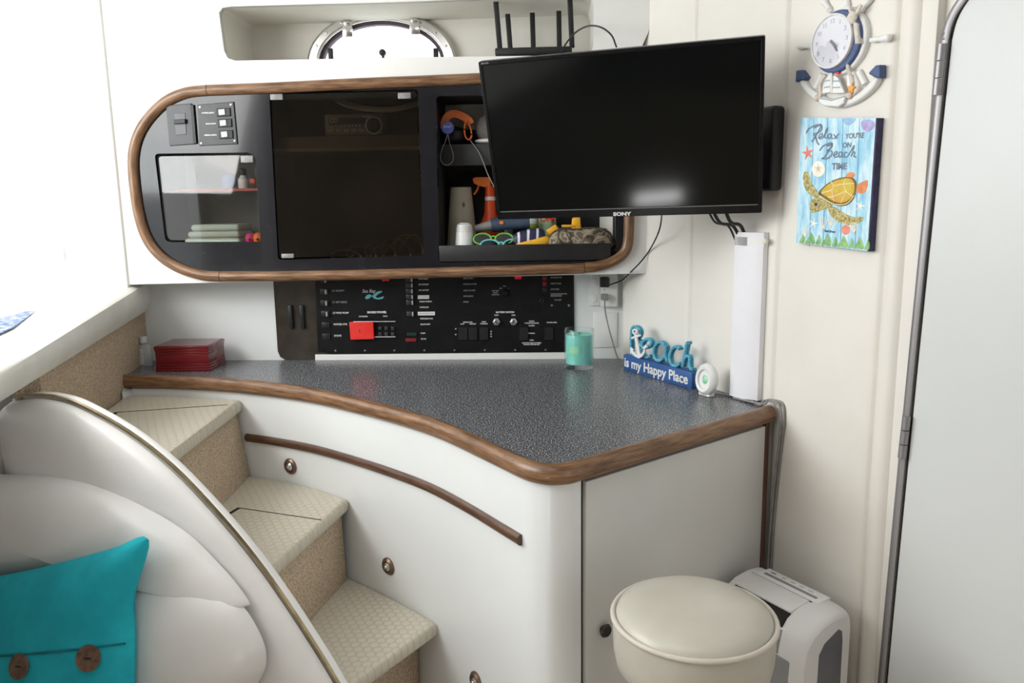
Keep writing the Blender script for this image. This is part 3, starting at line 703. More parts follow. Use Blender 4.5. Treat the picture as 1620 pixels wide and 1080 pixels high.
# behind the large smoked door: car radio and loose wires
Fr = FF.off(-.05); u0, v0 = Fr.px(513,181); u1, v1 = Fr.px(606,213)
q = thing('car_radio', 'slim black car radio with a round dial behind the large smoked glass door', 'radio', Fr((u0+u1)/2, v1, 0))
lit = noisy('radio_grey', (.10,.10,.10), (.16,.16,.16), 20, .4); litk = noisy('radio_print', (.55,.60,.62), (.7,.75,.78), 20, .4)
part(q, 'body', MB().box(Fr, (u0,u1), (v1,v0), (-.12,0), .004), lit)
part(q, 'display', MB().box(Fr, (u0+.012,u0+.13), (v1+.032,v0-.012), (-.002,.002), .001), black)
for tu, tv_, tx, tsz in ((u0+.03, v0-.02, 'CD', .018), (u1-.05, v0-.010, 'AM FM', .008), ((u0+u1)/2-.01, v1+.030, '1  2  3  4  5  6', .011)):
    part(q, 'lettering', MB().text(Fr, tu, tv_, .0024, tx, tsz), litk)
for k in range(5): part(q, 'button', MB().box(Fr, (u0+.012+.024*k,u0+.030+.024*k), (v1+.010,v1+.020), (-.002,.003), .001), noisy('radio_button', (.25,.25,.26), (.3,.3,.31), 20, .4))
part(q, 'dial', MB().lathe(Fr.at(u1-.028,(v0+v1)/2-.004,0), [(.024,0),(.024,.004),(.019,.006),(.017,.014),(0,.015)], 24), black); part(q, 'dial_ring', MB().lathe(Fr.at(u1-.028,(v0+v1)/2-.004,0), [(.025,0),(.027,.003),(.024,.005)], 24, cap=False), litk)
zb = Bd[2]-.01; Fr2 = FF.off(-.08)
q = thing('radio_shelf', 'dark shelf under the radio behind the large smoked glass door', 'shelf', FF((Bd[0]+Bd[1])/2, Fr.px(500,237)[1], -.12))
part(q, 'board', MB().box(FF, (Bd[0]-.008,Bd[1]+.008), (Fr.px(500,240)[1], v1-.001), (-.235,-.045), .002), noisy('brown_board', (.05,.04,.03), (.075,.06,.045), 12, .5))
part(q, 'edge', MB().box(FF, (Bd[0]-.006,Bd[1]+.006), (Fr.px(500,240)[1], Fr.px(500,234)[1]), (-.046,-.040), .001), noisy('brass_tone_edge', (.15,.12,.07), (.2,.16,.10), 12, .4))
wm = noisy('dusty_wire', (.20,.16,.10), (.30,.24,.15), 30, .6)
for k, (x, y) in enumerate(((545,362),(570,372),(600,358),(625,366),(645,352))):
    w = []; p0 = Fr2(*Fr2.px(x, y)); p0.z = zb + .004
    for i in range(9):
        a = i/8*math.pi*(1.1+.2*k); w.append(V3((p0.x + .05*math.cos(a)*(1-.1*i/8) , p0.y + .02*math.sin(2*a), zb+.003 + (.03+.012*k)*abs(math.sin(a*.9)))))
    o = solo('wire', MB().sweep(smooth(w, 4), .0025, 6), wm, 'loose tangled wire at the bottom of the large smoked glass compartment', 'wire', V3((p0.x,p0.y,zb)), 'loose wires behind smoked glass')

# open cubby contents ------------------------------------------------
zs_ = vt     # top of the upper shelf
def cub(x, y, d): F = FF.off(-d); return F(*F.px(x, y))
def ff(p): return Frame(p, X, Z, -Y)
F = FF.off(-.125)
st = thing('orange_strap', 'bright orange wrist strap on the upper shelf of the open cubby', 'strap', cub(722,222,.125))
band = smooth(line3(F, [(703,203),(704,192),(710,183),(720,180),(732,184),(742,191),(744,196)]), 5)
part(st, 'band', MB().sweep(band, prof=[(-.012,-.006),(.012,-.006),(.012,.006),(-.012,.006)], up=Y), orange)
part(st, 'loop', MB().sweep(smooth(line3(F, [(736,194),(735,206),(737,217),(742,221),(746,216),(745,204),(741,194)]), 5), prof=[(-.009,-.0022),(.009,-.0022),(.009,.0022),(-.009,.0022)], up=Z), orange)
part(st, 'stud', MB().lathe(F.at(*F.px(740,194), .010), [(.005,0),(.004,.004),(0,.005)], 12), noisy('orange_stud', (.6,.08,.01), (.66,.1,.015), 20, .3))
bk = cub(718,210,.16); zs0 = zs_
part(st, 'pouch', MB().ell(ff(V3((bk.x,bk.y,zs0+.030))), .042,.030,.028, 2.6), black, 'black pouch under the strap')
F = FF.off(-.088)
tg = thing('key_float', 'round blue tag with white lettering and a grey cord loop hanging in the cubby', 'tag', F(*F.px(708,212)))
part(tg, 'disc', MB().lathe(F.at(*F.px(708,202)), [(0,-.002),(.019,-.002),(.021,.001),(.019,.005),(0,.006)], 28), noisy('cobalt_plastic', (.09,.13,.50), (.12,.17,.58), 20, .4))
part(tg, 'lettering', MB().text(F, *F.px(708,201), .0063, 'ESPRIT', .0085, bold=.0002), labelw)
part(tg, 'cord', MB().sweep(smooth(line3(F, [(708,212),(704,225),(698,240),(697,252),(703,260),(711,260),(717,253),(716,240),(711,225),(709,213)]), 5), .0014, 6), grey)
p = cub(768,200,.17)
cp = thing('cloth_cap', 'grey cloth cap with a white brim on the upper cubby shelf beside the television', 'cap', V3((p.x+.03,p.y,zs_)))
part(cp, 'crown', MB().ell(ff(V3((p.x+.03,p.y,zs_+.052))), .065,.05,.055, 2.3), cap_m); part(cp, 'brim', MB().ell(ff(V3((p.x+.028,p.y-.03,zs_+.010))), .062,.010,.045, 2.2), whiteplast)
wc = smooth([cub(744,222,.095), cub(757,240,.092), cub(765,258,.085), cub(772,276,.08), cub(782,296,.07)], 5)
solo('thin_cable', MB().sweep(wc, .0017, 6), greycord, 'thin grey cable dangling from the upper cubby shelf behind the television', 'cable', wc[0])
zc = cfloor
p = cub(730,330,.20)
F = Frame(V3((p.x,p.y,zc)), X, Y, Z); ht = cub(730,296,.20).z - zc
q = thing('plastic_beaker', 'tall tapered khaki plastic beaker at the left of the open cubby', 'beaker', F.o)
part(q, 'body', MB().lathe(F, [(.052,0),(.054,.003),(.035,ht-.002),(.033,ht),(.0,ht)], 26), khaki)
part(q, 'mark', MB().lathe(Frame(V3((p.x+.012,p.y-.0395,zc+ht*.72)),X,Z,-Y), [(.005,0),(.004,.0025),(0,.003)], 14, sv=1.7), noisy('brown_mark', (.16,.12,.08), (.2,.15,.1), 20, .6))
p = cub(735,375,.06)
F = Frame(V3((p.x,p.y,zc)), X, Y, Z)
q = thing('white_shaker', 'white perforated cup tipped in front of the khaki beaker', 'cup', F.o)
h2 = cub(738,352,.06).z - zc; Ft = Frame(F.o, X, (Y+Z*.0).normalized(), Z)
part(q, 'body', MB().lathe(Ft, [(.033,0),(.033,.004),(.027,h2*.7),(.024,h2*.92),(.014,h2),(0,h2)], 24), whiteplast)
hl = MB()
for r_ in range(3):
    for a in range(9):
        an = R(-150+15*a + 7*(r_ % 2)); rad = .0262-.001*r_; zz = h2*.70+h2*.07*r_; hl.lathe(Frame(F.o+V3((math.cos(an)*rad, math.sin(an)*rad, zz)), V3((-math.sin(an),math.cos(an),0)), Z, V3((math.cos(an),math.sin(an),0))), [(.0012,.0),(.0012,.0012),(0,.0013)], 8)
part(q, 'hole', hl, grey)
F = FF.off(-.20); q = thing('spray_bottle', 'bright orange trigger spray bottle behind the left edge of the television', 'spray bottle', V3((cub(771,330,.20).x+.010, F.o.y, zc)))
hd = P2(F, [(748,283),(752,280),(776,280),(777,296),(766,296),(757,294),(750,290)])
part(q, 'trigger_head', MB().plate(F, hd, [], -.014, .014, .003), orange)
part(q, 'trigger', MB().sweep(smooth(line3(F, [(757,293),(755,300),(751,306),(750,308)]), 4), .0035, 8), orange)
Fn = Frame(V3((q.location.x, F.o.y, 0)), X, Y, Z); zt0 = F.px(770,294)[1]; zz = lambda y: F.px(770,y)[1]
part(q, 'bottle', MB().lathe(Fn, [(.042,zc),(.043,zc+.004),(.042,zz(362)),(.034,zz(352)),(.021,zz(338)),(.017,zz(315)),(.015,zt0)], 24), noisy('red_orange_plastic', (.75,.07,.012), (.82,.10,.02), 14, .3), 'red orange bottle')
part(q, 'collar', MB().lathe(Fn, [(.018,zz(317)),(.0185,zz(312)),(.017,zz(311))], 20), whiteplast)
# drill-like tool lying behind
p0, p1, p2, p3 = cub(752,362,.10), cub(778,356,.10), cub(800,354,.10), cub(838,352,.10)
q = thing('power_tool', 'grey and slate blue power tool lying in the open cubby behind the green sunglasses', 'tool', V3((p1.x,p1.y,zc)))
rz = .0155
def hz(p): return V3((p.x, p.y, max(p.z, zc+.026)))
part(q, 'nose', MB().sweep([hz(p0), hz(p1)], .016, 16, taper=[.75,1.1]), grey); part(q, 'barrel', MB().sweep([hz(p1), hz(p2), hz(p3)], .021, 18, taper=[1.1,1.1,.9]), slate)
part(q, 'stripe', MB().box(ff(hz(p2)+V3((-.012,-.0235,.004))), (-.006,.006), (-.004,.006), (-.002,.002)), orange); part(q, 'grip', MB().box(ff(hz(p2)+V3((.01,0,-.03))), (-.014,.014), (zc+.03-hz(p2).z,.02), (-.012,.012), .004), black)
def glasses(name, label, mt, p, w, rot, h=.013, sc_=1):
    q = thing(name, label, 'sunglasses', p); F0 = Frame(p, X*math.cos(rot)+Y*math.sin(rot), (Y*math.cos(rot)-X*math.sin(rot))*.35+Z*.94, (X*math.sin(rot)-Y*math.cos(rot))*.94+Z*.35)
    fr = MB()
    for s_ in (-1, 1):
        ring = [F0(s_*w*.27 + math.cos(a)*w*.22, .020+math.sin(a)*.018, 0) for a in [2*math.pi*i/20 for i in range(20)]]; fr.sweep(ring, .0028, 8, closed=True)
    fr.sweep([F0(-w*.08,.026), F0(0,.029), F0(w*.08,.026)], .0026, 8)
    part(q, 'frame', fr, mt)
    for s_ in (-1, 1):
        part(q, 'lens', MB().lathe(F0.at(s_*w*.27,.020), [(0,.0012),(w*.21,0),(w*.21,-.001),(0,0)], 18, sv=.018/(w*.22)), lens)
        part(q, 'temple', MB().sweep(smooth([F0(s_*w*.49,.024), F0(s_*w*.5,.024,-.03), F0(s_*w*.45,.014,-.075), F0(s_*w*.42,-.002,-.085)], 4), .0026, 8), mt)
    return q
p = cub(780,384,.030); glasses('sunglasses', 'bright green framed sunglasses lying at the front of the open cubby', green, V3((p.x,p.y,zc+.022)), .13, R(-4))
p = cub(793,388,.016); glasses('sunglasses', 'turquoise framed sunglasses just behind the cubby lip in front of the green pair', turq, V3((p.x,p.y,zc+.003)), .135, R(3))
p = cub(843,372,.05); F = Frame(V3((p.x,p.y,zc)), X*.97+Z*.2, Z*.97-X*.2, -Y)
q = thing('zip_case', 'yellow zip case with a navy and white striped top in the open cubby', 'case', F.o)
part(q, 'base', MB().ell(Frame(F(0,.022),F.U,F.V,F.N), .066,.022,.034, 2.8), yellow); part(q, 'striped_top', MB().ell(Frame(F(-.006,.044),F.U,F.V,F.N), .058,.026,.030, 2.8), plaid_m)
part(q, 'pull_tab', MB().box(Frame(F(.072,.050),F.U*.9+F.V*.35,F.V*.9-F.U*.35,F.N), (-.016,.022), (-.009,.011), (-.006,.006), .004), yellow)
p = cub(911,352,.08); zt2 = p.z
q = thing('yellow_clip', 'chunky yellow plastic clip behind the camouflage pouch', 'clip', V3((p.x,p.y,zc)))
part(q, 'peg', MB().hexa([V3((p.x-.020,p.y-.010,zc)), V3((p.x+.022,p.y-.010,zc)), V3((p.x+.022,p.y+.012,zc)), V3((p.x-.020,p.y+.012,zc)), V3((p.x-.012,p.y-.008,zt2+.016)), V3((p.x+.014,p.y-.008,zt2+.020)), V3((p.x+.014,p.y+.008,zt2+.020)), V3((p.x-.012,p.y+.008,zt2+.016))], .005), yellow)
part(q, 'arm', MB().box(ff(V3((p.x-.03,p.y-.004,zt2-.010))), (-.016,.03), (-.005,.004), (-.006,.006), .003), yellow)
p = cub(918,370,.038); F = ff(V3((p.x,p.y,zc)))
q = thing('camouflage_pouch', 'camouflage cloth zip pouch at the right end of the open cubby', 'pouch', F.o)
ol = sm2([(-.100,.002),(-.104,.030),(-.088,.056),(-.055,.068),(-.01,.066),(.04,.070),(.085,.064),(.104,.040),(.104,.002),(.0,0)], 5)
part(q, 'body', MB().puff(F, ol, 0, .030, 8, 2.6, 2.2, .026, ctr=(0,.032)), camo_m)
part(q, 'zip', MB().sweep(smooth([F(a, b+.001, .004) for a, b in ((-.103,.010),(-.101,.034),(-.086,.057),(-.054,.0685),(-.01,.0665),(.04,.0705),(.084,.0645))], 4), .0028, 6), noisy('dark_brown_tape', (.05,.035,.03), (.08,.06,.05), 30, .8))
p = cub(866,348,.16); F = Frame(V3((p.x,p.y,zc)), X, Y, Z)
q = thing('repellent_can', 'pale green spray can with red lettering half hidden behind the zip case', 'spray can', F.o)
hc = cub(866,330,.16).z - zc
part(q, 'body', MB().lathe(F, [(.028,0),(.03,.003),(.03,hc-.03),(.022,hc-.02),(.022,hc),(0,hc)], 24), noisy('pale_green_can', (.33,.50,.30), (.40,.56,.36), 10, .35))
part(q, 'lettering', MB().text(ff(F.o), .002, cub(866,346,.16).z-zc, .0305, 'OFF!', .026, bold=.0008), red)
p = cub(846,350,.17); F = Frame(V3((p.x-.008,p.y+.02,zc)), X, Y, Z)
q = thing('white_bottle', 'white capped bottle beside the pale green can at the back of the cubby', 'bottle', F.o)
part(q, 'body', MB().lathe(F, [(.018,0),(.019,.003),(.019,hc-.02),(.011,hc-.01),(.011,hc)], 20), whiteplast); part(q, 'band', MB().lathe(F, [(.0195,hc*.5),(.0198,hc*.5+.001),(.0198,hc*.62),(.0195,hc*.62+.001)], 20), noisy('lime_band', (.45,.55,.10), (.5,.6,.14), 10, .4))
p = cub(894,352,.14); q = thing('swim_goggles', 'black glossy swimming goggles at the back of the cubby behind the yellow clip', 'goggles', V3((p.x,p.y,zc)))
for dx in (-.022, .046):
    e = part(q, 'lens', MB().ell(ff(V3((p.x+dx,p.y,zc+.058))), .03,.018,.014, 2.4), lens)
part(q, 'strap', MB().box(ff(V3((p.x+.01,p.y+.02,zc))), (-.06,.07), (0,.062), (-.012,.012), .008), black)

# ================================================================== BREAKER PANEL
FB1 = FB
bp = thing('electrical_panel', 'black boat electrical panel with breakers, red cover and white lettering under the oak cabinet', 'electrical panel', FB(-.4,.985))
ol = P2(FB, [(432,430),(908,424),(909,567),(452,569),(444,564),(440,555)])
part(bp, 'surround', MB().plate(FB, ol, [], 0, .004), noisy('brown_smoked_surround', (.030,.024,.018), (.055,.045,.036), 8, .2, coat=.2), 'dark brown glossy surround')
part(bp, 'white_sill', MB().plate(FB, P2(FB, [(500,560),(909,556),(911,567),(500,569.5)]), [], .001, .012, .002), white)
F = FB.off(.012)
part(bp, 'face_plate', MB().plate(F, P2(F, [(498,430),(906,424),(906,553),(890,557),(520,560),(512,556),(503,556)]), [], -.010, 0, .001), panelb)
FBp = F
for x in (461, 479):
    F = FB; u0, v0 = F.px(x-4,482); u1, v1 = F.px(x+5,519); h = part(bp, 'side_handle', MB().box(F, (u0,u1), (v1,v0), (.003,.016), .003), black)
F = FBp
# logo
T = cr(490,435,1620/220)
q = F.px(*T(685,187)); lg = part(bp, 'logo_script', MB().text(F, q[0], q[1], .0004, 'Sea Ray', .017, shear=.35, sx=.85), labelw)
wv = sm2(P2(F, [T(*p) for p in ((645,270),(665,235),(700,225),(730,240),(765,205),(810,185),(845,190),(830,205),(795,225),(770,255),(800,265),(835,255),(865,250),(845,275),(790,282),(745,270),(735,255),(715,250),(700,268),(672,278))]), 3)
part(bp, 'logo_wave', MB().plate(F, wv, [], 0, .0006), teal, 'teal wave emblem')
# left breakers
def lab(x, y, body, size, mt=labelw, al='LEFT', bold=.0002):
    q = F.px(x, y); return part(bp, 'lettering', MB().text(F, q[0], q[1], .0003, body, size, al, bold=bold), mt)
for k, (y, tx) in enumerate(((443,''),(461,'AC RECEPT'),(479,'LT AFT DECK'),(496,'LT FWD PUMP'),(514,'WATER HTR'),(532,'STOVE'))):
    x = 514 + k*.9; q = F.px(x, y)
    if tx: lab(x+10, y-1, tx, .0085, dimtext if k < 3 else labelw)
    hz_ = .007 if k < 4 else .003
    b = part(bp, 'breaker', MB().box(F, (q[0]-.018,q[0]+.010), (q[1]-.010,q[1]+.010), (0,.004), .001), black)
    if k < 4: part(b, 'toggle', MB().box(F, (q[0]+.002,q[0]+.0065), (q[1]-.0075,q[1]+.0075), (.003,.016), .001), noisy('toggle_grey', (.45,.45,.43), (.55,.55,.52), 20, .5) if k == 0 else bpy.data.materials['toggle_grey'])
# middle breakers
mids = ((442,'FWD HEAD'),(451,'DC OUTLET'),(460,'DC OUTLET'),(469,None),(478,'RADIO STEREO'),(487,'WINDLASS'),(496,None),(505,'REFRIGERATOR'),(514,'BILGE PUMP'),(528,'PUMP'),(537,'DOCK'))
for k, (y, tx) in enumerate(mids):
    x = 651 + k*.3; q = F.px(x, y)
    if tx: lab(662+k*.4, y-1, tx, .0062)
    if k < 7 and k != 5:
        b = part(bp, 'breaker', MB().box(F, (q[0]-.020,q[0]+.004), (q[1]-.008,q[1]+.008), (0,.005), .001), grayplate)
        part(b, 'toggle', MB().box(F, (q[0]+.0005,q[0]+.0045), (q[1]-.007,q[1]+.007), (.004,.014), .001), bpy.data.materials['toggle_grey'])
for (x0, y0, x1, y1), w in (((661,467,679,472.5),'AIR CONDITIONER'),((661,493,688,498.5),'WATER PRESSURE PUMP')):
    s_ = part(bp, 'paper_label', MB().plate(F, P2(F, [(x0,y0),(x1,y0-.3),(x1,y1),(x0,y1+.2)]), [], 0, .0008), whiteplast)
    q = F.px((x0+x1)/2, (y0+y1)/2); part(s_, 'print', MB().text(F, q[0], q[1], .0009, w, .0045), grey)
part(bp, 'rocker_bar', MB().plate(F, P2(F, [(644,526),(660,526),(660,531),(644,531)]), [], 0, .005, .001), dgreen); part(bp, 'rocker_bar', MB().plate(F, P2(F, [(642,535),(659,535),(659,540),(642,540)]), [], 0, .005, .001), dred)
lab(581, 494, 'SHORE POWER', .0095, al='LEFT', bold=.0005); lab(568, 500.5, 'DOCKSIDE', .006); lab(606, 500, 'MAIN', .006)
# red sliding cover on two rails
for y in (508.3, 532.5): part(bp, 'rail', MB().sweep([F(*F.px(560,y), .008), F(*F.px(626.5,y-.4), .008)], .0022, 8), alu)
part(bp, 'red_cover', MB().plate(F, P2(F, [(554.5,508.5),(592,508),(593.5,535),(556.5,536)]), [], .004, .018, .002), red, 'bright red sliding breaker cover')
q = F.px(571,522); part(bp, 'cover_slot', MB().box(F, (q[0]-.001,q[0]+.001), (q[1]-.006,q[1]+.006), (.017,.0186)), dred)
for x in (602, 612, 622):
    for y in (519, 528):
        q = F.px(x, y); part(bp, 'breaker', MB().box(F, (q[0]-.006,q[0]+.006), (q[1]-.006,q[1]+.006), (0,.007), .002), grayplate)
# red lamps near the top
for x in (607, 613, 817, 822): q = F.px(x, 441.5 if x < 700 else 438.5); part(bp, 'lamp', MB().lathe(F.at(*q), [(.007,0),(.006,.003),(0,.005)], 12), glow_red)
# right half
for y, tx in ((440.5,'EMG START'),(449.5,'BILGE BLOWER'),(459.5,'HIGH WATER'),(468.5,'VHF RADIO'),(477.5,'SPARE')): lab(733, y, tx, .0065, dimtext)
for y, tx in ((439,'MACERATOR'),(448.5,'FRESH TANK'),(457.5,'AUX FUSE'),(465,'WINDLASS MOTOR'),(468,'BREAKER 80A'),(474.5,'TO ARM')): lab(871 if y < 470 else 877, y, tx, .0062, dimtext)
for y in (440, 449, 458): q = F.px(861,y); part(bp, 'breaker', MB().box(F, (q[0]-.006,q[0]+.008), (q[1]-.007,q[1]+.007), (0,.005), .001), dred if y < 455 else black)
q = F.px(857,475.5); part(bp, 'socket', MB().lathe(F.at(*q), [(.004,.001),(.0065,0),(.0075,.003),(.0055,.006),(.004,.004)], 16, cap=False), brass)
for x, y, tx in ((798,452.5,'ON'),(792,456,'OFF'),(804,456,'1'),(784,460,'BATTERY'),(784,463,'BANK'),(784,466,'SELECTOR')): lab(x, y, tx, .0055, dimtext, 'CENTER')
q = F.px(800,463); part(bp, 'rotary_knob', MB().lathe(F.at(*q), [(.013,0),(.012,.006),(.008,.010),(0,.010)], 18).box(F.at(*q), (-.008,-.006), (-.002,.006), (.009,.0112)), panelb)
lab(799, 493.8, 'BATTERY SWITCH', .0075, al='CENTER', bold=.0004)
for x, tx in ((785.5,'PORT'),(812.5,'STBD')):
    lab(x, 498.5, tx, .0055, al='CENTER'); q = F.px(x, 508.5); K = F.at(*q)
    k = part(bp, 'key_switch', MB().lathe(K, [(.014,0),(.014,.006),(.0125,.008),(.009,.009),(.008,.013),(0,.013)], 6), chrome)
    part(k, 'slot', MB().box(K.at(0,0,0,R(25 if x < 800 else -20)), (-.0012,.0012), (-.006,.006), (.0125,.0136)), dark_gap)
for x, y, tx in ((740,509.5,'GENERATOR'),(731.5,512.5,'STOP'),(748,512.3,'PREHEAT'),(765.5,509,'PUMP'),(765.5,512,'OVERRIDE')): lab(x, y, tx, .0055, al='CENTER')
for x, y, tx in ((841,508,'WASTE'),(841,511,'Y-VALVE MONITOR'),(841,515,'CLOSED'),(841,527,'NORMAL'),(841,538,'OPEN'),(841,542.3,'CAUTION READ OWNERS'),(841,544.8,'MANUAL BEFORE USE'),(873,510,'WATER LEVEL')): lab(x, y, tx, .0055, al='CENTER')
for x, tx in ((721.5,520),(721,529)): pass
for x in (733, 748.5, 766, 829, 868.5):
    r_ = part(bp, 'rocker_switch', MB().plate(F, P2(F, [(x-6.5,518),(x+6.5,517.6),(x+7,537),(x-6,537.4)]), [], 0, .006, .001), black)
    part(r_, 'bezel_edge', MB().box(F, (F.px(x-6.6,527)[0]-.0008, F.px(x-6.6,527)[0]+.0008), (F.px(x,537)[1], F.px(x,518)[1]), (.0005,.007)), grayplate)
for x, y in ((777,524),(777,528),(777,532),(721,520),(721,529)): q = F.px(x,y); part(bp, 'lamp', MB().lathe(F.at(*q), [(.0028,0),(.0025,.002),(0,.003)], 10), noisy('pale_lamp', (.40,.45,.42), (.5,.55,.5), 10, .4) if (x, y) == (777,524) else bpy.data.materials['pale_lamp'])
for x in (531,577.5,624,671.5,719,767,815,863): q = F.px(x, 554.5-(x-531)*.004); part(bp, 'screw', MB().lathe(F.at(*q), [(.0035,0),(.003,.0018),(0,.0024)], 10, cap=False), alu)
for x, y in ((900,483),(873,483),(514,445)): q = F.px(x, y); part(bp, 'screw', MB().lathe(F.at(*q), [(.004,0),(.0035,.0018),(0,.0024)], 10, cap=False), alu)

# ================================================================== OUTLETS, PLUGS, CORDS
def plate_quad(F, x0, y0, x1, y1): u0, v0 = F.px(x0,y0); u1, v1 = F.px(x1,y1); return u0, u1, v1, v0
u0, u1, v0, v1 = plate_quad(FB, 932, 432, 949, 483)
q = thing('power_outlet', 'narrow white double outlet plate beside the electrical panel', 'outlet', FB((u0+u1)/2, v0, 0))
part(q, 'plate', MB().box(FB, (u0,u1), (v0,v1), (0,.008), .002), whiteplast)
for vv in (v0+.025, v1-.030):
    part(q, 'socket', MB().box(FB, ((u0+u1)/2-.009,(u0+u1)/2+.009), (vv-.012,vv+.012), (.006,.0105), .002).box(FB, ((u0+u1)/2-.005,(u0+u1)/2-.0035), (vv-.004,vv+.005), (.0095,.0108)).box(FB, ((u0+u1)/2+.0035,(u0+u1)/2+.005), (vv-.004,vv+.005), (.0095,.0108)), white)
FB2 = FB.off(.02); u0, u1, v0, v1 = plate_quad(FB2, 950, 432, 977, 485)
u1 = min(u1, .2267-.012)
q = thing('power_outlet', 'boxy white outlet with black adapter and grey plug in the back corner', 'outlet', FB((u0+u1)/2, v0, 0))
part(q, 'plate', MB().box(FB, (u0,u1), (v0,v1), (0,.026), .004), whiteplast)
qq = FB.off(.026).px(956,458); part(q, 'screw', MB().lathe(FB.at(qq[0],qq[1],.026), [(.0025,0),(.002,.001),(0,.0012)], 10), grey)
FB3 = FB.off(.027)
u, v = FB3.px(956,445); ad = solo('power_adapter', MB().box(FB3, (u-.016,u+.016), (v-.017,v+.016), (0,.030), .005), black, 'small black cube power adapter plugged in the upper corner socket', 'adapter', FB3(u,v-.017))
pa = FB3(u+.012, v-.010, .025)
u, v = FB3.px(956,469); pg = solo('power_plug', MB().box(FB3, (u-.012,u+.012), (v-.010,v+.010), (0,.026), .004), grey, 'small grey plug in the lower corner socket', 'plug', FB3(u,v-.01))
pb = FB3(u, v-.008, .022)
u0, u1, v0, v1 = plate_quad(FB, 939, 494, 976, 549)
bl = solo('blank_plate', MB().box(FB, (u0,u1), (v0,v1), (0,.005), .002), whiteplast, 'blank white cover plate on the wall under the boxy outlet', 'cover plate', FB((u0+u1)/2, v0))
Fcord = FR.off(.02)
def fr_(x, y, n): F = FR.off(n); return F(*F.px(x, y))
# TV pose
TVS = .93
def tvp(p): return EYE + (V3(p)-EYE)*TVS
ctr = tvp((.16920705,2.16060587,1.62188018))
FT = Frame(ctr, (.96586957,-.25853746,.01594826), (-.08576261,-.26108896,.96149744), (-.24441919,-.93004889,-.27435073))
TW, TH = .73*TVS/2, .436*TVS/2
tv = thing('television', 'black flat screen television on a swing arm in front of the cabinet', 'television', FT(0,-TH,0))
part(tv, 'bezel', MB().plate(FT, rr(-TW,TW,-TH,TH,.004), [rr(-TW+.009,TW-.009,-TH+.022,TH-.010,.002)], -.028, .0, .002), tvblack)
part(tv, 'screen', MB().box(FT, (-TW+.008,TW-.008), (-TH+.020,TH-.009), (-.022,-.003)), screenm)
part(tv, 'rear_shell', MB().box(FT, (-TW+.01,TW-.01), (-TH+.01,TH-.01), (-.045,-.027), .010, 3).box(FT, (-TW+.10,TW-.10), (-TH+.02,TH-.10), (-.075,-.04), .014, 3), black)
part(tv, 'chin_line', MB().box(FT, (-TW+.01,TW-.01), (-TH+.0205,-TH+.0220), (-.002,.0006)), noisy('bezel_shine', (.18,.18,.18), (.22,.22,.22), 10, .3))
q = FT.px(984,338.5); part(tv, 'logo', MB().text(FT, q[0], q[1], .0006, 'SONY', .0125, bold=.0006, sx=1.35), labelw, 'white maker lettering')
q = FT.px(767,99); part(tv, 'corner_lettering', MB().text(FT, q[0], q[1]-.002, .0006, 'BRAVIA', .006), dimtext)
# mount on the right wall
q = thing('television_mount', 'black swing arm wall mount behind the right edge of the television', 'wall mount', fr_(1216,240,.03))
u0, v0 = FR.off(.02).px(1216,172); u1, v1 = FR.off(.02).px(1219,300)
part(q, 'wall_plate', MB().box(FR, (u0-.10,u0+.012), (v1,v0), (.010,.026), .006), black)
Fm = FT.off(-.09); q1 = FT(.10,.02,-.078); q2 = FR(u0-.04, (v0+v1)/2, .03)
part(q, 'arm', MB().sweep([q2, q2 + FR.N*.05, q1.lerp(q2,.5)-FR.U*.0, q1], prof=[(-.010,-.02),(.010,-.02),(.010,.02),(-.010,.02)], up=Z), black)
part(q, 'bracket', MB().box(FT, (.03,.17), (-.07,.10), (-.092,-.075), .004), black)
u0, v0 = FR.off(.04).px(1205,170); u1, v1 = FR.off(.04).px(1225,302)
part(q, 'side_cover', MB().box(FR, (u0-.05,u1), (v1,v0), (.012,.05), .010, 3), black)
# cords
pw = FB3(*FB3.px(980,443), .03)
tvc = [FT(.0,0,0) for _ in range(1)]
s0 = FT(*FT.px(1044,338), -.035)
tvcord = smooth([s0 + Z*.02, fr_(1046,350,.09), fr_(1040,372,.06), FF(*FF.off(.02).px(1026,398),.02), FF(*FF.off(.018).px(1012,416),.018), FF(*FF.off(.012).px(1000,428),.012), FF(*FF.off(-.05).px(990,438),-.05), FB3(*FB3.px(980,443),.03), pa], 6)
solo('hanging_cord', MB().sweep(tvcord, .0023, 8), black, 'thin black cord running from the television down to the corner adapter', 'cord', pa)
zc_ = .934
gcord = smooth([pb, FB3(*FB3.px(957,490), .012), FB3(*FB3.px(962,515), .012), FB3(*FB3.px(969,540), .012), V3((.205,2.56,.945)), V3((.228,2.52,.934)), V3((.245,2.49,.934))], 6)
solo('hanging_cord', MB().sweep(gcord, .0022, 8), greycord, 'grey cord hanging from the lower plug to behind the beach sign', 'cord', gcord[-1])
# cable cover on the right wall
FQ = FR.off(.014); ub0, vb0 = FQ.px(1152,634); ut0, vt0 = FQ.px(1168,366); 
a0 = FR.off(.045).px(1180,638); 
q = thing('cable_cover', 'tall white faceted cable cover standing on the counter against the padded wall', 'cable cover', FR(.55,.931,.03))
uL, uR = FR.off(.03).px(1152,632)[0]+.004, FR.off(.03).px(1197,634)[0]
zt_ = FR.off(.03).px(1188,367)[1]
def cover(u, z, k=1): w = (uR-uL)/2*k; cxu = (uL+uR)/2; return [FR(cxu-w,z,.013), FR(cxu-w,z,.028), FR(cxu-w*.55,z,.05), FR(cxu+w*.35,z,.05), FR(cxu+w,z,.028), FR(cxu+w,z,.013)]
m = MB(); A = [m.b.verts.new(p) for p in cover(0,.936)]; B = [m.b.verts.new(p) for p in cover(0,zt_)]
for i in range(6): m.face([A[i], A[(i+1) % 6], B[(i+1) % 6], B[i]], smooth=False)
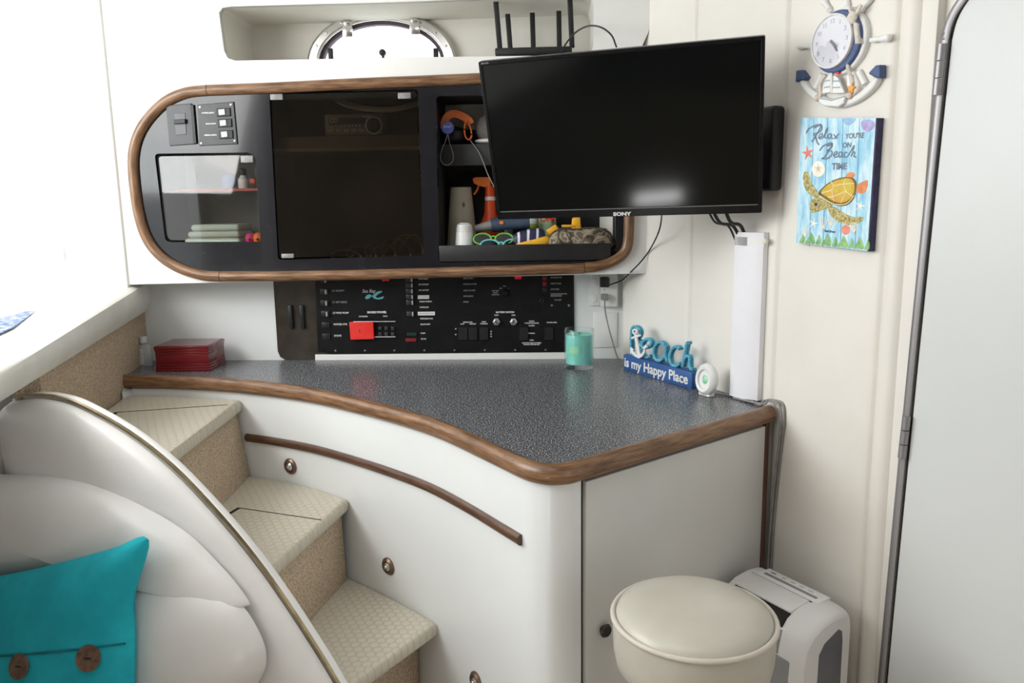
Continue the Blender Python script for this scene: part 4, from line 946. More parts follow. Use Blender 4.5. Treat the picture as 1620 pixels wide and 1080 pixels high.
m.face(A[::-1], smooth=False); m.face(B, smooth=False); part(q, 'body', m, noisy('duct_white', (.80,.80,.84), (.84,.84,.88), 8, .4))
m = MB(); A = [m.b.verts.new(p) for p in cover(0,zt_-.034,1.03)]; B = [m.b.verts.new(p) for p in cover(0,zt_-.012,1.03)]
for i in range(6): m.face([A[i], A[(i+1) % 6], B[(i+1) % 6], B[i]], smooth=False)
m.face(A[::-1], smooth=False); m.face(B, smooth=False); part(q, 'band', m, whiteplast)
part(q, 'foot', MB().box(FR, (uL+.02,uR-.004), (.9305,.937), (.014,.046), .001), noisy('plum_foot', (.03,.025,.05), (.04,.03,.06), 10, .6))
part(q, 'bead', MB().ell(Frame(FR(uR+.006, zt_-.022, .028), X, Y, Z), .0075,.0075,.0075), noisy('ivory_bead', (.75,.72,.62), (.8,.77,.67), 10, .4))
tb = lambda x, y, n=-.02: FT(*FT.off(n).px(x,y), n)
for k, (sx, sy, ex, r_, lb) in enumerate(((1118,336,1166,.0026,'thin black cable at the left of the bundle from television to cable cover'),(1126,337,1174,.0042,'thick black cable in the middle of the bundle from television to cable cover'),(1146,336,1183,.0045,'right hand black cable of the bundle from television to cable cover'))):
    a = FT(*FT.off(-.03).px(sx, sy-8), -.03); e = FR.off(.030)(*FR.off(.030).px(ex, 366)); 
    mid = a.lerp(e,.5); mid.z = min(a.z, e.z)+.012 if k else mid.z-.004
    solo('black_cable', MB().sweep(smooth([a, a.lerp(e,.28)-Z*.02, a.lerp(e,.7)-Z*.004, e-Z*.03], 6), r_, 8), black, lb, 'cable', e, 'cables into the white cable cover')
# router with antennas on the recess shelf
FRt = Frame((0,2.60,0), X, Z, -Y); FRt = Frame((0,2.535,0), X, Z, -Y)
zsh = FF.off(-.02).px(800,88)[1]
u0 = FRt.px(783,86)[0]; u1 = FRt.px(905,80)[0]; vb0 = FRt.px(845,86)[1]
ro = thing('wifi_router', 'black router with five upright antennas on the shelf above the television', 'router', FRt((u0+u1)/2, vb0, 0))
part(ro, 'body', MB().box(FRt, (u0,u1), (vb0,vb0+.022), (-.15,.0), .004), black)
for x0, y0, x1, y1, n in ((791,82,779,-60,-.01), (808,78,803,22,-.12), (844,76,842,20,-.12), (885,74,884,17,-.12), (905,75,899,-60,-.01)):
    F = FRt.off(n); a = F.px(x0,y0); b = F.px(x1,y1)
    part(ro, 'antenna', MB().hexa([F(a[0]-.008,vb0+.018,-.004), F(a[0]+.008,vb0+.018,-.004), F(a[0]+.008,vb0+.018,.004), F(a[0]-.008,vb0+.018,.004), F(b[0]-.008,b[1],-.003), F(b[0]+.008,b[1],-.003), F(b[0]+.008,b[1],.003), F(b[0]-.008,b[1],.003)], .002), black)
rc = smooth([FRt(*FRt.px(888,82), .0), FRt(*FRt.px(898,68), .03), FRt(*FRt.px(912,56), .06), FRt(*FRt.px(930,51), .09), FRt(*FRt.px(948,57), .12), FRt(*FRt.px(962,72), .15), FRt(*FRt.px(968,92), .18)], 6)
solo('router_cable', MB().sweep(rc, .0026, 8), black, 'dark cable arching from the router to behind the television', 'cable', rc[0])

# ================================================================== ON THE COUNTER
ZC = .9302
# candle
p = onz(917,586,ZC); rad = .0475; zt = EYE.z; dd = ray(917,522); zt = (EYE + dd*((p.y-.0)/dd.y)).z
F = Frame(V3((p.x,p.y+.045,ZC)), X, Y, Z); H_ = .127
q = thing('jar_candle', 'glass jar candle with aqua wax standing on the counter', 'candle', F.o)
part(q, 'jar', MB().lathe(F, [(0,0),(rad-.003,0),(rad,.003),(rad,H_-.002),(rad-.001,H_),(rad-.003,H_-.001),(rad-.0035,.016),(0,.014)], 44), clear, 'clear glass jar')
part(q, 'wax', MB().lathe(F, [(0,.0145),(rad-.0042,.0165),(rad-.0042,H_*.86),(rad-.008,H_*.855),(0,H_*.85)], 40), waxm)
part(q, 'wick', MB().sweep([F(0,0,H_*.85), F(.001,0,H_*.90)], .0012, 6), dark_gap)
yl = noisy('pale_yellow_label', hx('93d6b0'), hx('a2dcae'), 30, .6)
m = MB(); m.lathe(F, [(rad-.0041,.052),(rad-.0040,.075)], 12, cap=False, a0=R(215), a1=R(265)); part(q, 'label', m, yl)
# beach sign
a, b = onz(986,584,ZC), onz(1094,616,ZC); sd = (b-a); sd.z = 0; SL = sd.length; sd.normalize()
FG = Frame(V3((a.x,a.y,ZC)), sd, Z, V3((sd.y,-sd.x,0))); 
bh = FG.px(986,560)[1]; th = -.036
q = thing('beach_sign', 'blue painted block with rope word Beach and a white anchor on the counter', 'decorative sign', FG(SL/2,0,-.018))
part(q, 'block', MB().box(FG, (0,SL), (0,bh), (th,0), .002), royal)
part(q, 'lettering', MB().text(FG, SL*.485, bh*.50, .0004, 'is my Happy Place', bh*.84, ext=.0006, bold=.0009, sx=SL/.32), labelw, 'white painted words')
FGm = FG.off(-.016); T = cr(970,500,5.4)
def stroke(L, nm='letter', rr_=.0048):
    pts = smooth([FGm(*FGm.px(*T(*p))) for p in L], 6); lowest = min((x.z for x in pts))
    m = MB()
    for dn in (-.0048, .0048): m.sweep([x + FGm.N*dn for x in pts], rr_, 8)
    return part(q, nm, m, rope_blue, 'blue rope letter')
stroke([(165,325),(163,250),(165,170),(170,110),(190,88),(225,100),(240,135),(228,175),(195,195),(240,215),(262,260),(250,310),(215,335),(175,330)])
stroke([(245,270),(300,265),(335,240),(330,205),(300,195),(268,215),(255,265),(262,320),(295,348),(335,335)])
stroke([(455,255),(430,225),(395,225),(365,260),(358,320),(375,365),(410,378),(445,345),(462,250),(458,330),(475,385)])
stroke([(580,280),(560,260),(525,270),(500,310),(495,370),(515,415),(550,425),(585,400)])
stroke([(655,225),(640,235),(628,300),(615,360),(605,430),(618,370),(640,340),(662,350),(664,410),(672,445),(690,455)])
Fan = FG.off(-.004); T2 = T
an = MB()
def fa(L): return P2(Fan, [T2(*p) for p in L])
an.plate(Fan, fa([(188,145),(205,140),(246,345),(222,350)]), [], 0, .006, .001); an.plate(Fan, fa([(165,178),(240,152),(244,170),(170,196)]), [], .0005, .0065, .001)
an.plate(Fan, fa([(160,262),(188,285),(182,298),(206,320),(236,330),(262,312),(276,280),(264,268),(296,236),(302,268),(288,268),(284,310),(262,345),(236,360),(200,345),(172,315),(160,322)]), [], .001, .007, .001)
ring = P2(Fan, [T2(197+22*math.cos(t_), 130+26*math.sin(t_)) for t_ in [2*math.pi*i/18 for i in range(18)]]); ri = P2(Fan, [T2(197+10*math.cos(t_), 130+12*math.sin(t_)) for t_ in [2*math.pi*i/18 for i in range(18)]])
an.plate(Fan, ring, [ri], .001, .007, .001)
part(q, 'anchor', an, whiteplast, 'white wooden anchor')
# small round white clock
p = onz(1115,626,ZC); T = cr(970,500,5.4)
nd = V3((-.86,-.50,.10)).normalized(); ux = Z.cross(nd).normalized(); F = Frame(p + Z*.046 + V3((.004,.0,0)), ux, nd.cross(ux), nd)
q = thing('round_clock', 'small round white clock with pale green dial at the end of the beach sign', 'clock', V3((F.o.x,F.o.y,ZC)))
part(q, 'frame', MB().lathe(F, [(.0225,.006),(.024,.012),(.030,.014),(.037,.008),(.039,0),(.037,-.008),(.030,-.013),(0,-.013)], 30, sv=1.13), whiteplast)
part(q, 'dial', MB().lathe(F, [(0,.0062),(.023,.0058)], 26, sv=1.13, cap=False), noisy('mint_dial', hx('7fc79b'), hx('e8f2ea'), 38, .3, p=(.42,.62)))
part(q, 'foot', MB().box(Frame(V3((F.o.x,F.o.y+.002,ZC)), ux, Z, V3((nd.x,nd.y,0))), (-.022,.022), (0,.010), (-.012,.010), .004), whiteplast)
# grey cord from the clock over the counter edge and down the side
c0 = F(.0,-.03,-.014); c0.z = ZC+.004
en = b_ + FCAB.U*.004
p3 = [c0, onz(1150,624,ZC+.004), onz(1178,630,ZC+.004), onz(1202,640,ZC+.005), V3((en.x-.012,en.y+.012,ZC+.014)), V3((en.x+.014,en.y-.018,ZC+.012)), V3((en.x+.018,en.y-.028,ZC-.03)), V3((en.x+.018,en.y-.022,.84)), V3((en.x+.012,en.y-.012,.70)), V3((en.x+.008,en.y-.006,.50)), V3((en.x+.008,en.y-.004,.012))]
solo('clock_cord', MB().sweep(smooth(p3, 7), .0032, 8), greycord, 'grey cord trailing from the round clock over the counter corner', 'cord', p3[-1])
p4 = [v_ + V3((.007,-.003,.003)) for v_ in p3[3:]]
solo('clock_cord', MB().sweep(smooth([onz(1160,629,ZC+.003)] + p4, 7), .0028, 8), greycord, 'second grey cord hanging close beside the first down the console side', 'cord', p4[-1])
# cherry box
a, b = onz(246,588,ZC), onz(332,587,ZC); c_ = onz(351,574,ZC)
ux = (b-a); ux.z = 0; W_ = ux.length; ux.normalize(); FX = Frame(a, ux, Z, V3((ux.y,-ux.x,0))); D_ = .145
hb = FX.px(290,548)[1]
q = thing('keepsake_box', 'dark red lacquered wooden box with grooved edges on the counter', 'box', FX(W_/2,0,-D_/2))
part(q, 'base', MB().box(FX, (0,W_), (0,hb*.10), (-D_,.0), .002).box(FX, (.001,W_-.001), (hb*.10,hb*.20), (-D_+.001,-.001), .002).box(FX, (.002,W_-.002), (hb*.20,hb*.30), (-D_+.002,-.002), .002), cherry)
part(q, 'body', MB().box(FX, (.003,W_-.003), (hb*.30,hb*.68), (-D_+.003,-.003), .001), cherry)
part(q, 'lid', MB().box(FX, (.0025,W_-.0025), (hb*.68,hb*.78), (-D_+.0025,-.0025), .002).box(FX, (.0015,W_-.0015), (hb*.78,hb*.88), (-D_+.0015,-.0015), .002).box(FX, (.000,W_-.0), (hb*.88,hb), (-D_,.0), .002), [cherry])
part(q, 'lid_top', MB().box(FX, (.004,W_-.004), (hb,hb+.0015), (-D_+.004,-.004)), cherrytop)
# hand sanitiser
p = onz(230,577,ZC); F = Frame(V3((p.x+.002,p.y+.0,ZC)), V3((.9,-.3,0)).normalized(), V3((.3,.9,0)).normalized(), Z)
q = thing('sanitizer_bottle', 'small clear hand gel bottle with white label beside the dark red box', 'bottle', F.o)
hh = .096; prof_b = [(0,0),(.026,0),(.028,.004),(.028,hh*.62),(.020,hh*.72),(.009,hh*.76),(.009,hh*.80)]
part(q, 'bottle', MB().lathe(F, prof_b, 28, sv=.62), mat('gel_plastic', (.72,.78,.82), .12, alpha=.5))
part(q, 'cap', MB().lathe(F, [(.011,hh*.79),(.0125,hh*.80),(.012,hh*1.0),(.010,hh*1.02),(0,hh*1.02)], 20), noisy('cloudy_cap', (.60,.62,.63), (.7,.72,.73), 20, .3))
FLb = Frame(F(0,0,0), F.U, Z, -F.V); part(q, 'label', MB().plate(FLb, rr(-.021,.010,.006,hh*.60,.003), [], .0168, .0178), whiteplast)
m = MB()
for k in range(5): m.box(FLb, (-.012,.006-.003*(k % 2)), (.012+.007*k,.0135+.007*k), (.0177,.0181))
part(q, 'print', m.box(FLb, (-.012,.0), (.047,.050), (.0177,.0181)), grey)

# ================================================================== RIGHT WALL DECOR
FK = FR.off(.010)
CT = cr(1250,0,6)
def kp(x, y): return FK.px(*CT(x, y))
ck = thing('ship_wheel_clock', 'white and navy ship wheel clock with anchor, rope and little sailboat on the padded wall', 'clock', FK(*kp(520,600)))
uc_, vc_ = kp(487,400); rx = (kp(690,400)[0]-kp(285,405)[0])/2; ry = (kp(487,165)[1]-kp(487,635)[1])/2
uo, vo = kp(525,400)
def ring_pts(cx, cy, ax, ay, n=40): return [(cx+ax*math.cos(2*math.pi*i/n), cy+ay*math.sin(2*math.pi*i/n)) for i in range(n)]
rx = ry = (rx+ry)/2
part(ck, 'wheel_rim', MB().plate(FK, ring_pts(uo,vo,ry*1.27,ry*1.27), [ring_pts(uo,vo,ry*1.02,ry*1.02)], 0, .018, .005, True), whiteplast)
part(ck, 'navy_ring', MB().plate(FK, ring_pts(uo-.003,vo,ry*1.17,ry*1.17), [ring_pts(uc_,vc_,rx*.92,rx*.92)], .004, .026, .004, True), navy)
fc = part(ck, 'face', MB().plate(FK, ring_pts(uc_,vc_,rx,rx), [], .005, .030), clockface)
part(fc, 'face_rim', MB().plate(FK, ring_pts(uc_,vc_,rx*1.02,rx*1.02), [ring_pts(uc_,vc_,rx*.94,rx*.94)], .020, .034, .002, True), whiteplast)
nm = MB()
for k in range(12):
    a = R(90-30*(k+1)); nm.text(FK, uc_+rx*.74*math.cos(a), vc_+rx*.74*math.sin(a), .0303, str(k+1), rx*.24)
part(fc, 'numerals', nm, noisy('grey_numerals', (.42,.42,.48), (.5,.5,.56), 20, .6))
HF = FK.at(uc_, vc_, .031)
part(fc, 'hand', MB().box(HF.at(0,0,0,R(-52)), (-.002,rx*.52), (-.0018,.0018), (0,.001)), noisy('clock_hand_grey', (.22,.22,.26), (.28,.28,.32), 20, .5)); part(fc, 'hand', MB().box(HF.at(0,0,.001,R(-46)), (-.002,rx*.38), (-.0026,.0026), (0,.001)), bpy.data.materials['clock_hand_grey'])
part(fc, 'cover_glass', MB().plate(FK, ring_pts(uc_,vc_,rx*.94,rx*.94), [], .0325, .0332), faceglass)
def handle(a, b):
    p, r_ = FK(*kp(*a), .010), FK(*kp(*b), .010); d = r_-p
    part(ck, 'handle', MB().sweep([p + d*t_ for t_ in (0,.12,.2,.35,.6,.85,.95,1)], .0085, 12, taper=[.55,.55,.85,.6,.75,1.0,.8,.35]), whiteplast)
handle((795,385),(990,360)); handle((255,445),(105,440)); handle((580,100),(570,-120)); handle((690,130),(800,-20)); handle((420,115),(345,0))
am = sm2([kp(*p) for p in ((130,770),(185,765),(220,820),(300,880),(400,930),(520,950),(640,920),(740,850),(820,770),(840,735),(890,745),(850,830),(760,920),(650,990),(500,1030),(370,1005),(260,940),(175,860))], 3)
part(ck, 'anchor_arms', MB().plate(FK, am, [], .0, .018, .005, True), whiteplast)
for L in (((120,675),(160,668),(212,735),(195,760),(160,765),(135,785),(112,780)), ((880,625),(922,620),(920,742),(885,745),(850,730),(812,705),(820,685))):
    part(ck, 'anchor_fluke', MB().plate(FK, [kp(*p) for p in L], [], .002, .022, .003), navy)
for L in (((335,705),(270,835)), ((590,720),(600,830)), ((680,680),(740,800))):
    part(ck, 'spoke', MB().sweep([FK(*kp(*L[0]), .008), FK(*kp(*L[1]), .008)], .007, 10), whiteplast)
FK2 = FK.off(.016)
bt = part(ck, 'sailboat', MB().plate(FK2, [kp(*p) for p in ((340,925),(480,945),(610,905),(590,985),(540,1020),(400,1010),(365,985))], [], 0, .012, .003), whiteplast)
sails = MB().plate(FK2, [kp(*p) for p in ((440,715),(455,715),(455,880),(375,890),(395,800))], [], .001, .008, .001).plate(FK2, [kp(*p) for p in ((490,715),(525,740),(560,820),(590,885),(475,890),(478,800))], [], .001, .008, .001)
part(bt, 'sails', sails, whiteplast)
stp = MB()
for y in (770, 830): stp.plate(FK2, [kp(400,y),(kp(452,y-10)),kp(452,y+2),kp(395,y+12)], [], .0082, .0088); stp.plate(FK2, [kp(482,y),(kp(548,y-4)),kp(555,y+8),kp(480,y+12)], [], .0082, .0088)
stp.plate(FK2, [kp(345,930),kp(480,952),kp(605,915),kp(603,925),kp(480,963),kp(350,941)], [], .0122, .0128)
part(bt, 'stripe', stp, noisy('grey_blue_paint', (.28,.38,.44), (.34,.44,.5), 20, .6))
part(bt, 'mast', MB().sweep([FK2(*kp(465,890), .006), FK2(*kp(462,660), .006)], .0026, 8), whiteplast)
for L in (((460,645),(500,640),(498,668),(470,672)), ((500,690),(545,690),(530,712),(505,708))): part(bt, 'pennant', MB().plate(FK2, [kp(*p) for p in L], [], .003, .009, .001), red)
rp = MB(); rp.sweep(smooth([FK2(*kp(*p), .006) for p in ((670,160),(690,220),(705,300),(712,400),(700,450),(672,530),(625,590),(618,650),(640,720),(665,790),(640,880),(590,930))], 5), .0042, 8)
rp.sweep(smooth([FK2(*kp(*p), .010) for p in ((640,60),(660,120),(690,160),(720,130),(760,60))], 5), .0040, 8)
part(ck, 'rope', rp, rope_w)
part(ck, 'rope_wrap', MB().plate(FK, [kp(*p) for p in ((690,205),(735,235),(752,420),(712,430),(700,310))], [], .004, .032, .004, True), rope_w)
part(ck, 'rope_knot', MB().ell(FK2.at(*kp(678,180), .012), .012,.014,.008), rope_w)
part(ck, 'rope', MB().sweep(smooth([FK2(*kp(*p), .003) for p in ((400,715),(365,760),(345,830),(350,900),(330,940))], 5), .0042, 8), rope_w)
def star(F, c, r_, k=.42, rot=0): return [(c[0]+(r_ if i % 2 == 0 else r_*k)*math.cos(rot+math.pi*i/5), c[1]+(r_ if i % 2 == 0 else r_*k)*math.sin(rot+math.pi*i/5)) for i in range(10)]
part(ck, 'starfish', MB().plate(FK2, star(FK2, kp(662,845), .0125, .5, R(80)), [], .006, .012, .002), noisy('orange_starfish', (.80,.33,.06), (.86,.42,.12), 60, .7))
for x, y in ((320,930),(630,910)): part(ck, 'shell', MB().ell(FK2.at(*kp(x,y), .004), .007,.008,.006), noisy('shell_pink', (.65,.5,.42), (.72,.6,.5), 60, .7) if x == 320 else bpy.data.materials['shell_pink'])

# plaque
FQ0 = FR.off(.012); FQ1 = FR.off(.030); QT = cr(1250,180,4.907)
def qp(x, y): return FQ1.px(*QT(x, y))
cq = [qp(*p) for p in ((86,30),(680,32),(612,1068),(50,1000))]
uL, uR = cq[3][0], cq[1][0]; vT = cq[0][1]; 
pq = thing('beach_plaque', 'blue plank style plaque with a sea turtle and beach time words on the padded wall', 'wall plaque', FQ0(*FQ0.px(1320,392)))
part(pq, 'board', MB().plate(FQ0, cq, [], .0, .018), [k_edge])
sp_ = part(pq, 'printed_face', MB().plate(FQ1, [(u, v) for u, v in [qp(*p) for p in ((86,30),(668,32),(602,1066),(50,1000))]], [], -.0, .0008), board_m, 'blue washed board picture')
def deco(nm, L, mt, n=.0012, k=0, lbl=None):
    pts = [qp(*p) for p in L]; pts = sm2(pts, k) if k else pts
    return part(pq, nm, MB().plate(FQ1, pts, [], .0005, n), mt, lbl)
gp = MB()
for x0, x1 in ((185,150),(292,255),(410,390),(540,505),(150,120)):
    if x0 == 150: continue
    gp.plate(FQ1, [qp(x0,34),qp(x0+4,34),qp(x1+4,1030),qp(x1,1030)], [], .0005, .0010)
part(pq, 'plank_lines', gp, k_dark)
def wtxt(body, x, y, size, sh=0, mt=k_txt, rot=-1.5, bold=.0004, sx=1):
    m = MB(); q = qp(x, y); m.text(FQ1.at(q[0], q[1], .0014, R(rot)), 0, 0, 0, body, size, ext=.0002, shear=sh, bold=bold, sx=sx); return part(pq, 'lettering', m, mt)
def brush(L, w, mt=k_txt, nm='lettering'):
    pts = smooth([FQ1(*qp(*p), .0016) for p in L], 5); return part(pq, nm, MB().sweep(pts, prof=[(-w,-.0003),(w,-.0003),(w,.0003),(-w,.0003)], up=FQ1.N), mt)
S1 = .0026/2
# script words drawn as pen strokes
brush([(128,150),(150,115),(200,90),(245,85),(225,130),(195,185),(170,215)], S1*1.3); brush([(185,110),(240,88),(248,120),(215,150),(190,155),(205,190),(215,225),(228,238)], S1*1.3)
brush([(222,190),(250,172),(252,155),(236,158),(226,180),(236,195),(258,185)], S1); brush([(258,185),(290,130),(292,108),(280,130),(272,180),(285,190)], S1)
brush([(322,158),(305,158),(297,178),(305,192),(320,178),(326,158),(320,185),(335,190)], S1); brush([(342,158),(352,175),(368,192)], S1); brush([(382,152),(360,178),(342,195)], S1)
wtxt("YOU'RE", 505, 172, .0155, sx=.95); wtxt('ON', 444, 244, .0155); wtxt('TIME', 385, 410, .0195, bold=.0007)
brush([(232,285),(260,250),(310,228),(330,235),(300,290),(270,335),(250,350)], S1*1.3); brush([(290,250),(328,235),(322,265),(290,285),(325,290),(322,325),(285,348),(250,345)], S1*1.3)
brush([(340,325),(365,310),(368,295),(352,298),(342,320),(352,338),(376,328)], S1); brush([(405,298),(388,298),(380,320),(390,338),(405,320),(410,298),(404,330),(418,336)], S1)
brush([(446,302),(432,298),(420,318),(430,338),(450,330)], S1); brush([(450,330),(490,262),(500,250),(478,330)], S1); brush([(476,325),(495,298),(506,302),(498,330),(516,335)], S1)
deco('starfish', [(140+(62 if i % 2 == 0 else 20)*math.cos(math.pi*i/5-1.75)*.85, 305+(62 if i % 2 == 0 else 20)*math.sin(math.pi*i/5-1.75)) for i in range(10)], paper_red)
deco('sand_dollar', [(222+50*math.cos(t_), 428+62*math.sin(t_)) for t_ in [2*math.pi*i/24 for i in range(24)]], k_sand)
deco('sand_dollar_star', [(222+(30 if i % 2 == 0 else 9)*math.cos(math.pi*i/5-1.57), 425+(36 if i % 2 == 0 else 11)*math.sin(math.pi*i/5-1.57)) for i in range(10)], k_edge if False else noisy('beige_ink', hx('c9bda6'), hx('d8cdb8'), 40, .7), .0016)
deco('lilac_shell', [(555,60),(600,45),(650,60),(660,95),(620,135),(580,130),(558,100)], k_lilac, k=3); deco('blue_shell', [(420,36),(510,36),(500,60),(460,90),(425,75)], inkm('pale_blue_ink','8db8e0','a9cbe8'), k=3)
# turtle
deco('flipper', [(125,445),(150,470),(165,530),(200,580),(230,640),(195,648),(150,620),(115,570),(103,510),(108,465)], k_skin, .0014, 4)
deco('flipper', [(300,730),(350,725),(420,770),(490,800),(565,800),(560,830),(500,862),(420,855),(350,820),(310,775)], k_skin, .0014, 4)
deco('flipper', [(515,560),(560,530),(600,515),(605,545),(590,600),(555,620),(520,600)], k_orange, .0014, 4); deco('flipper', [(430,500),(450,460),(490,455),(505,475),(480,505)], k_orange, .0013, 4)
deco('turtle_head', [(160,680),(195,650),(250,655),(320,680),(330,715),(290,735),(240,750),(185,768),(160,755)], k_skin, .0015, 4)
deco('shell_rim', [(222,620),(270,560),(350,510),(440,490),(500,505),(520,560),(505,640),(460,700),(390,718),(320,695),(270,660)], k_shelld, .0017, 4)
deco('turtle_shell', [(245,610),(285,560),(355,520),(440,500),(490,515),(505,565),(490,630),(450,675),(390,690),(330,670),(285,640)], k_shell, .0021, 4)
for L in (((250,615),(330,590),(345,560),(420,545),(505,540)), ((345,560),(320,520)), ((420,545),(440,500)), ((330,590),(345,680)), ((420,545),(440,600),(490,640)), ((440,600),(345,640),(300,645)), ((440,600),(400,690)), ((230,632),(320,690),(390,706),(455,690),(505,630))): 
    pts = smooth([FQ1(*qp(*p), .0024) for p in L], 4); part(pq, 'shell_line', MB().sweep(pts, prof=[(-.0009,-.0003),(.0009,-.0003),(.0009,.0003),(-.0009,.0003)], up=FQ1.N), k_line)
deco('turtle_eye', [(205+11*math.cos(t_), 702+14*math.sin(t_)) for t_ in [2*math.pi*i/12 for i in range(12)]], k_edge, .0019)
for cx, cy, r_ in ((548,715,48),(185,850,46)):
    deco('starfish', [(cx+(r_ if i % 2 == 0 else r_*.2)*math.cos(math.pi*i/5-1.3), cy+(r_*1.1 if i % 2 == 0 else r_*.22)*math.sin(math.pi*i/5-1.3)) for i in range(10)], k_sand)
deco('coral_shell', [(405,880),(435,862),(465,880),(462,925),(430,938),(405,920)], paper_red, k=3)
for cx, cy, h_ in ((120,960,90),(260,900,110),(320,880,80),(500,930,90)):
    m = MB()
    for k in range(5):
        a = R(60+15*k); m.sweep([FQ1(*qp(cx,cy), .0014), FQ1(*qp(cx+h_*.7*math.cos(a), cy-h_*math.sin(a)), .0014)], prof=[(-.0008,-.0003),(.0008,-.0003),(.0008,.0003),(-.0008,.0003)], up=FQ1.N)
    part(pq, 'white_coral', m, k_sand)
wtxt('Paul Brent', 310, 912, .0075, .2, k_edge, -3, .0001)
for k in range(13):
    x = 75+42*k; y = 1000+.10*(x-50) - 4; a = .35*math.sin(k*2.1)
    deco('leaf', [(x,y),(x+18+40*a,y-45),(x+26+70*a,y-72-8*(k % 3)),(x+40+30*a,y-40),(x+34,y+2)], k_leaf, .0014+.0002*(k % 2), 3)

# ================================================================== STOOL AND AIR UNIT
ps = onz(1097,968,.70)
F = Frame(V3((ps.x,ps.y,0)), X, Y, Z); RS = .149
q = thing('bar_stool', 'round stool with a padded cream vinyl seat in front of the console door', 'stool', F.o)
part(q, 'seat_pad', MB().lathe(F, [(RS-.004,.690),(RS-.008,.700),(RS-.02,.7085),(RS*.75,.7165),(RS*.5,.7215),(RS*.25,.7235),(0,.724)], 56), stoolv)
part(q, 'side_band', MB().lathe(F, [(RS*.84,.585),(RS*.90,.588),(RS*.955,.598),(RS*.99,.625),(RS,.66),(RS,.690)], 56), stoolv)
m = MB(); m.sweep([F(math.cos(2*math.pi*i/56)*RS*1.0, math.sin(2*math.pi*i/56)*RS*1.0, .692) for i in range(56)], .0052, 10, closed=True); part(q, 'welt', m, welt_m)
part(q, 'pedestal', MB().lathe(F, [(.032,.02),(.032,.55),(.07,.57),(.09,.586)], 28), chrome); part(q, 'base_plate', MB().lathe(F, [(0,0),(.13,0),(.13,.006),(.05,.02),(.032,.028)], 40), chrome)
part(q, 'foot_ring', MB().sweep([F(math.cos(2*math.pi*i/40)*.11, math.sin(2*math.pi*i/40)*.11, .26) for i in range(40)], .009, 10, closed=True).sweep([F(-.11,0,.26), F(.11,0,.26)], .007, 8), chrome)
ZA = .55
a = onz(1205,889,ZA); b = onz(1350,958,ZA); ua = (b-a); ua.z = 0; AL = ua.length; ua.normalize()
na = V3((ua.y,-ua.x,0)); na = na if na.x < 0 else -na
FA = Frame(V3((a.x,a.y,0)), ua, Z, na); DA = .165
ac = thing('air_conditioner', 'white portable air conditioner with a top control panel between stool and wall', 'air conditioner', FA(AL/2,0,DA/2))
# side profile (depth n, height v) rounded at top front and back
prf = [(0,.012),(0,ZA-.03),(.006,ZA-.012),(.020,ZA-.002),(.06,ZA),(.10,ZA-.006),(.135,ZA-.022),(.155,ZA-.045),(.165,ZA-.085),(.168,ZA-.14),(.168,.012)]
m = MB(); G = []
for u_, k in ((0,.94),(.006,.985),(.018,1),(AL-.030,1),(AL-.012,.985),(AL-.003,.96),(AL,.93)):
    cn, cv = .084, ZA*.5; G.append([m.b.verts.new(FA(u_, .012 if v == .012 else v-(1-k)*.25, cn+(n-cn)*k)) for n, v in smooth([(x_[0],x_[1]) for x_ in prf], 3) and prf])
for A, B in zip(G, G[1:]):
    for i in range(len(A)): m.face([A[i], A[(i+1) % len(A)], B[(i+1) % len(A)], B[i]])
m.face(G[0]); m.face(G[-1][::-1])
part(ac, 'shell', m, acwhite)
part(ac, 'front_panel', MB().box(FA, (.012,AL-.034), (.03,ZA-.10), (.160,.1715), .004), acgrey, 'grey lower front panel')
ptop = lambda n: ZA + (.0 if n < .06 else -.006*((n-.06)/.04) if n < .1 else -.006-.016*((n-.1)/.035))
def topq(u0, u1, n0, n1, h0=.0006, h1=.002):
    return MB().hexa([FA(u0,ptop(n0)-.004,n0), FA(u1,ptop(n0)-.004,n0), FA(u1,ptop(n1)-.004,n1), FA(u0,ptop(n1)-.004,n1), FA(u0,ptop(n0)+h1,n0), FA(u1,ptop(n0)+h1,n0), FA(u1,ptop(n1)+h1,n1), FA(u0,ptop(n1)+h1,n1)], .0006)
cpn = part(ac, 'control_panel', topq(.035,AL-.05,.012,.056,h1=.001), whiteplast)
part(cpn, 'grey_band', topq(.045,AL-.065,.036,.046,h1=.0018), acgrey)
for k, (x_, w_) in enumerate(((.052,.014),(.085,.010),(.110,.014),(.135,.014),(.160,.014),(.188,.020))):
    if x_ + w_ > AL-.055: continue
    part(cpn, 'button', topq(x_, x_+w_, .022, .028, h1=.0018), acgrey if k in (0,5) else noisy('pale_button', (.5,.5,.5), (.55,.55,.55), 20, .5))
ue_ = AL-.066
part(ac, 'louvre_flap', MB().hexa([FA(.03,ZA-.004,.066), FA(ue_,ZA-.004,.066), FA(ue_-.004,ZA-.022,.124), FA(.03,ZA-.022,.124), FA(.03,ZA+.003,.066), FA(ue_,ZA+.003,.066), FA(ue_-.004,ZA-.008,.126), FA(.03,ZA-.008,.126)], .002), acwhite)
part(ac, 'flap_gap', topq(.026,AL-.061,.0625,.0650,h1=.0012), dark_gap)
part(ac, 'outlet_slot', MB().hexa([FA(.03,ZA-.05,.120), FA(ue_-.004,ZA-.05,.120), FA(ue_-.004,ZA-.06,.150), FA(.03,ZA-.06,.150), FA(.03,ZA-.0095,.122), FA(ue_-.004,ZA-.0095,.122), FA(ue_-.004,ZA-.033,.151), FA(.03,ZA-.033,.151)]), dark_gap, 'dark air outlet')
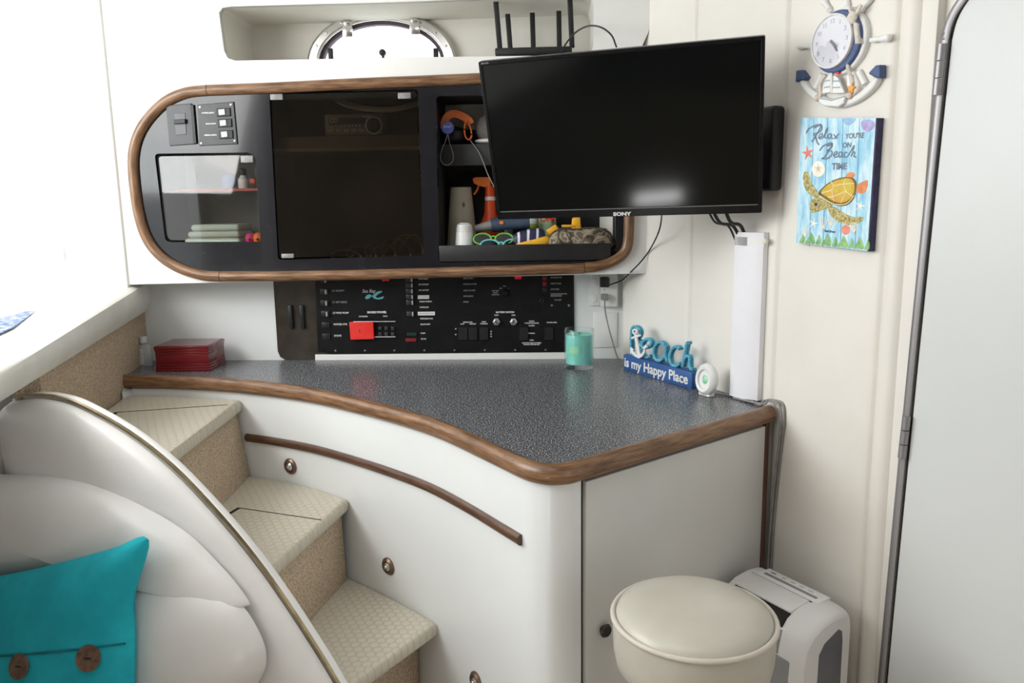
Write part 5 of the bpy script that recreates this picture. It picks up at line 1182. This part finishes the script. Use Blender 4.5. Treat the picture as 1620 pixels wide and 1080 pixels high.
part(ac, 'grille', MB().hexa([FA(.03,ZA-.095,.145), FA(ue_,ZA-.095,.145), FA(ue_,ZA-.095,.1695), FA(.03,ZA-.095,.1695), FA(.03,ZA-.045,.140), FA(ue_,ZA-.045,.140), FA(ue_,ZA-.043,.1565), FA(.03,ZA-.043,.1565)], .001), acgrey)
FAs = Frame(FA(AL,0,0), na, Z, ua)
part(ac, 'side_grille', MB().plate(FAs, sm2([(.030,.03),(.030,.25),(.032,ZA-.075),(.036,ZA-.050),(.048,ZA-.042),(.095,ZA-.062),(.112,ZA-.085),(.115,.25),(.113,.03)], 1), [], -.012, .0006), acdark, 'dark side grille')

# cloth on the ledge at far left
def on_ledge(x, y):
    z_ = 1.1
    for _ in range(8): p_ = onz(x, y, z_); z_ = lerp_line(hi, (p_-FL.o).dot(FL.U)) + .0055
    return onz(x, y, z_)
cc = [on_ledge(*p) for p in ((-60,490),(0,491),(30,487),(33,492),(56,494),(50,499),(20,520),(-60,556))]
m = MB(); m.poly([p + Z*.004 for p in cc])
for i in range(len(cc)): m.poly([cc[i-1], cc[i], cc[i] + Z*.004, cc[i-1] + Z*.004])
solo('printed_cloth', m, seacloth, 'blue and white printed cloth lying on the bright ledge at far left', 'cloth', cc[1])

# ================================================================== LIGHT
wd = bpy.data.worlds.new('world'); SC.world = wd; wd.use_nodes = True
wd.node_tree.nodes['Background'].inputs['Color'].default_value = (1,1,1,1); wd.node_tree.nodes['Background'].inputs['Strength'].default_value = 2.2
def area(name, loc, target, sx, sy, e, col=(1,1,1)):
    l = bpy.data.lights.new(name, 'AREA'); l.shape = 'RECTANGLE'; l.size = sx; l.size_y = sy; l.energy = e; l.color = col
    o = bpy.data.objects.new(name, l); COL.objects.link(o); o.location = loc; o.rotation_euler = (V3(target)-V3(loc)).to_track_quat('-Z','Y').to_euler(); return o
area('side_window_light', (-1.95,1.2,1.95), (.3,1.9,1.1), 1.5, .9, 40)
area('overhead_fill_light', (-.25,.7,2.26), (-.25,1.2,0), .7, .5, 4)  # soft fill added under the closed ceiling, which has no hatch
gp_ = FT(*FT.px(1040,313)); gd = ray(1040,313); gd = gd - FT.N*2*gd.dot(FT.N); gk = (.28-gp_.z)/gd.z
area('tv_glare_light', gp_ + gd*gk, gp_, .24, .05, 1.5)  # unseen small light added low down to make the glare on the screen
SC.view_settings.view_transform = 'Standard'
SC.view_settings.exposure = 0.0
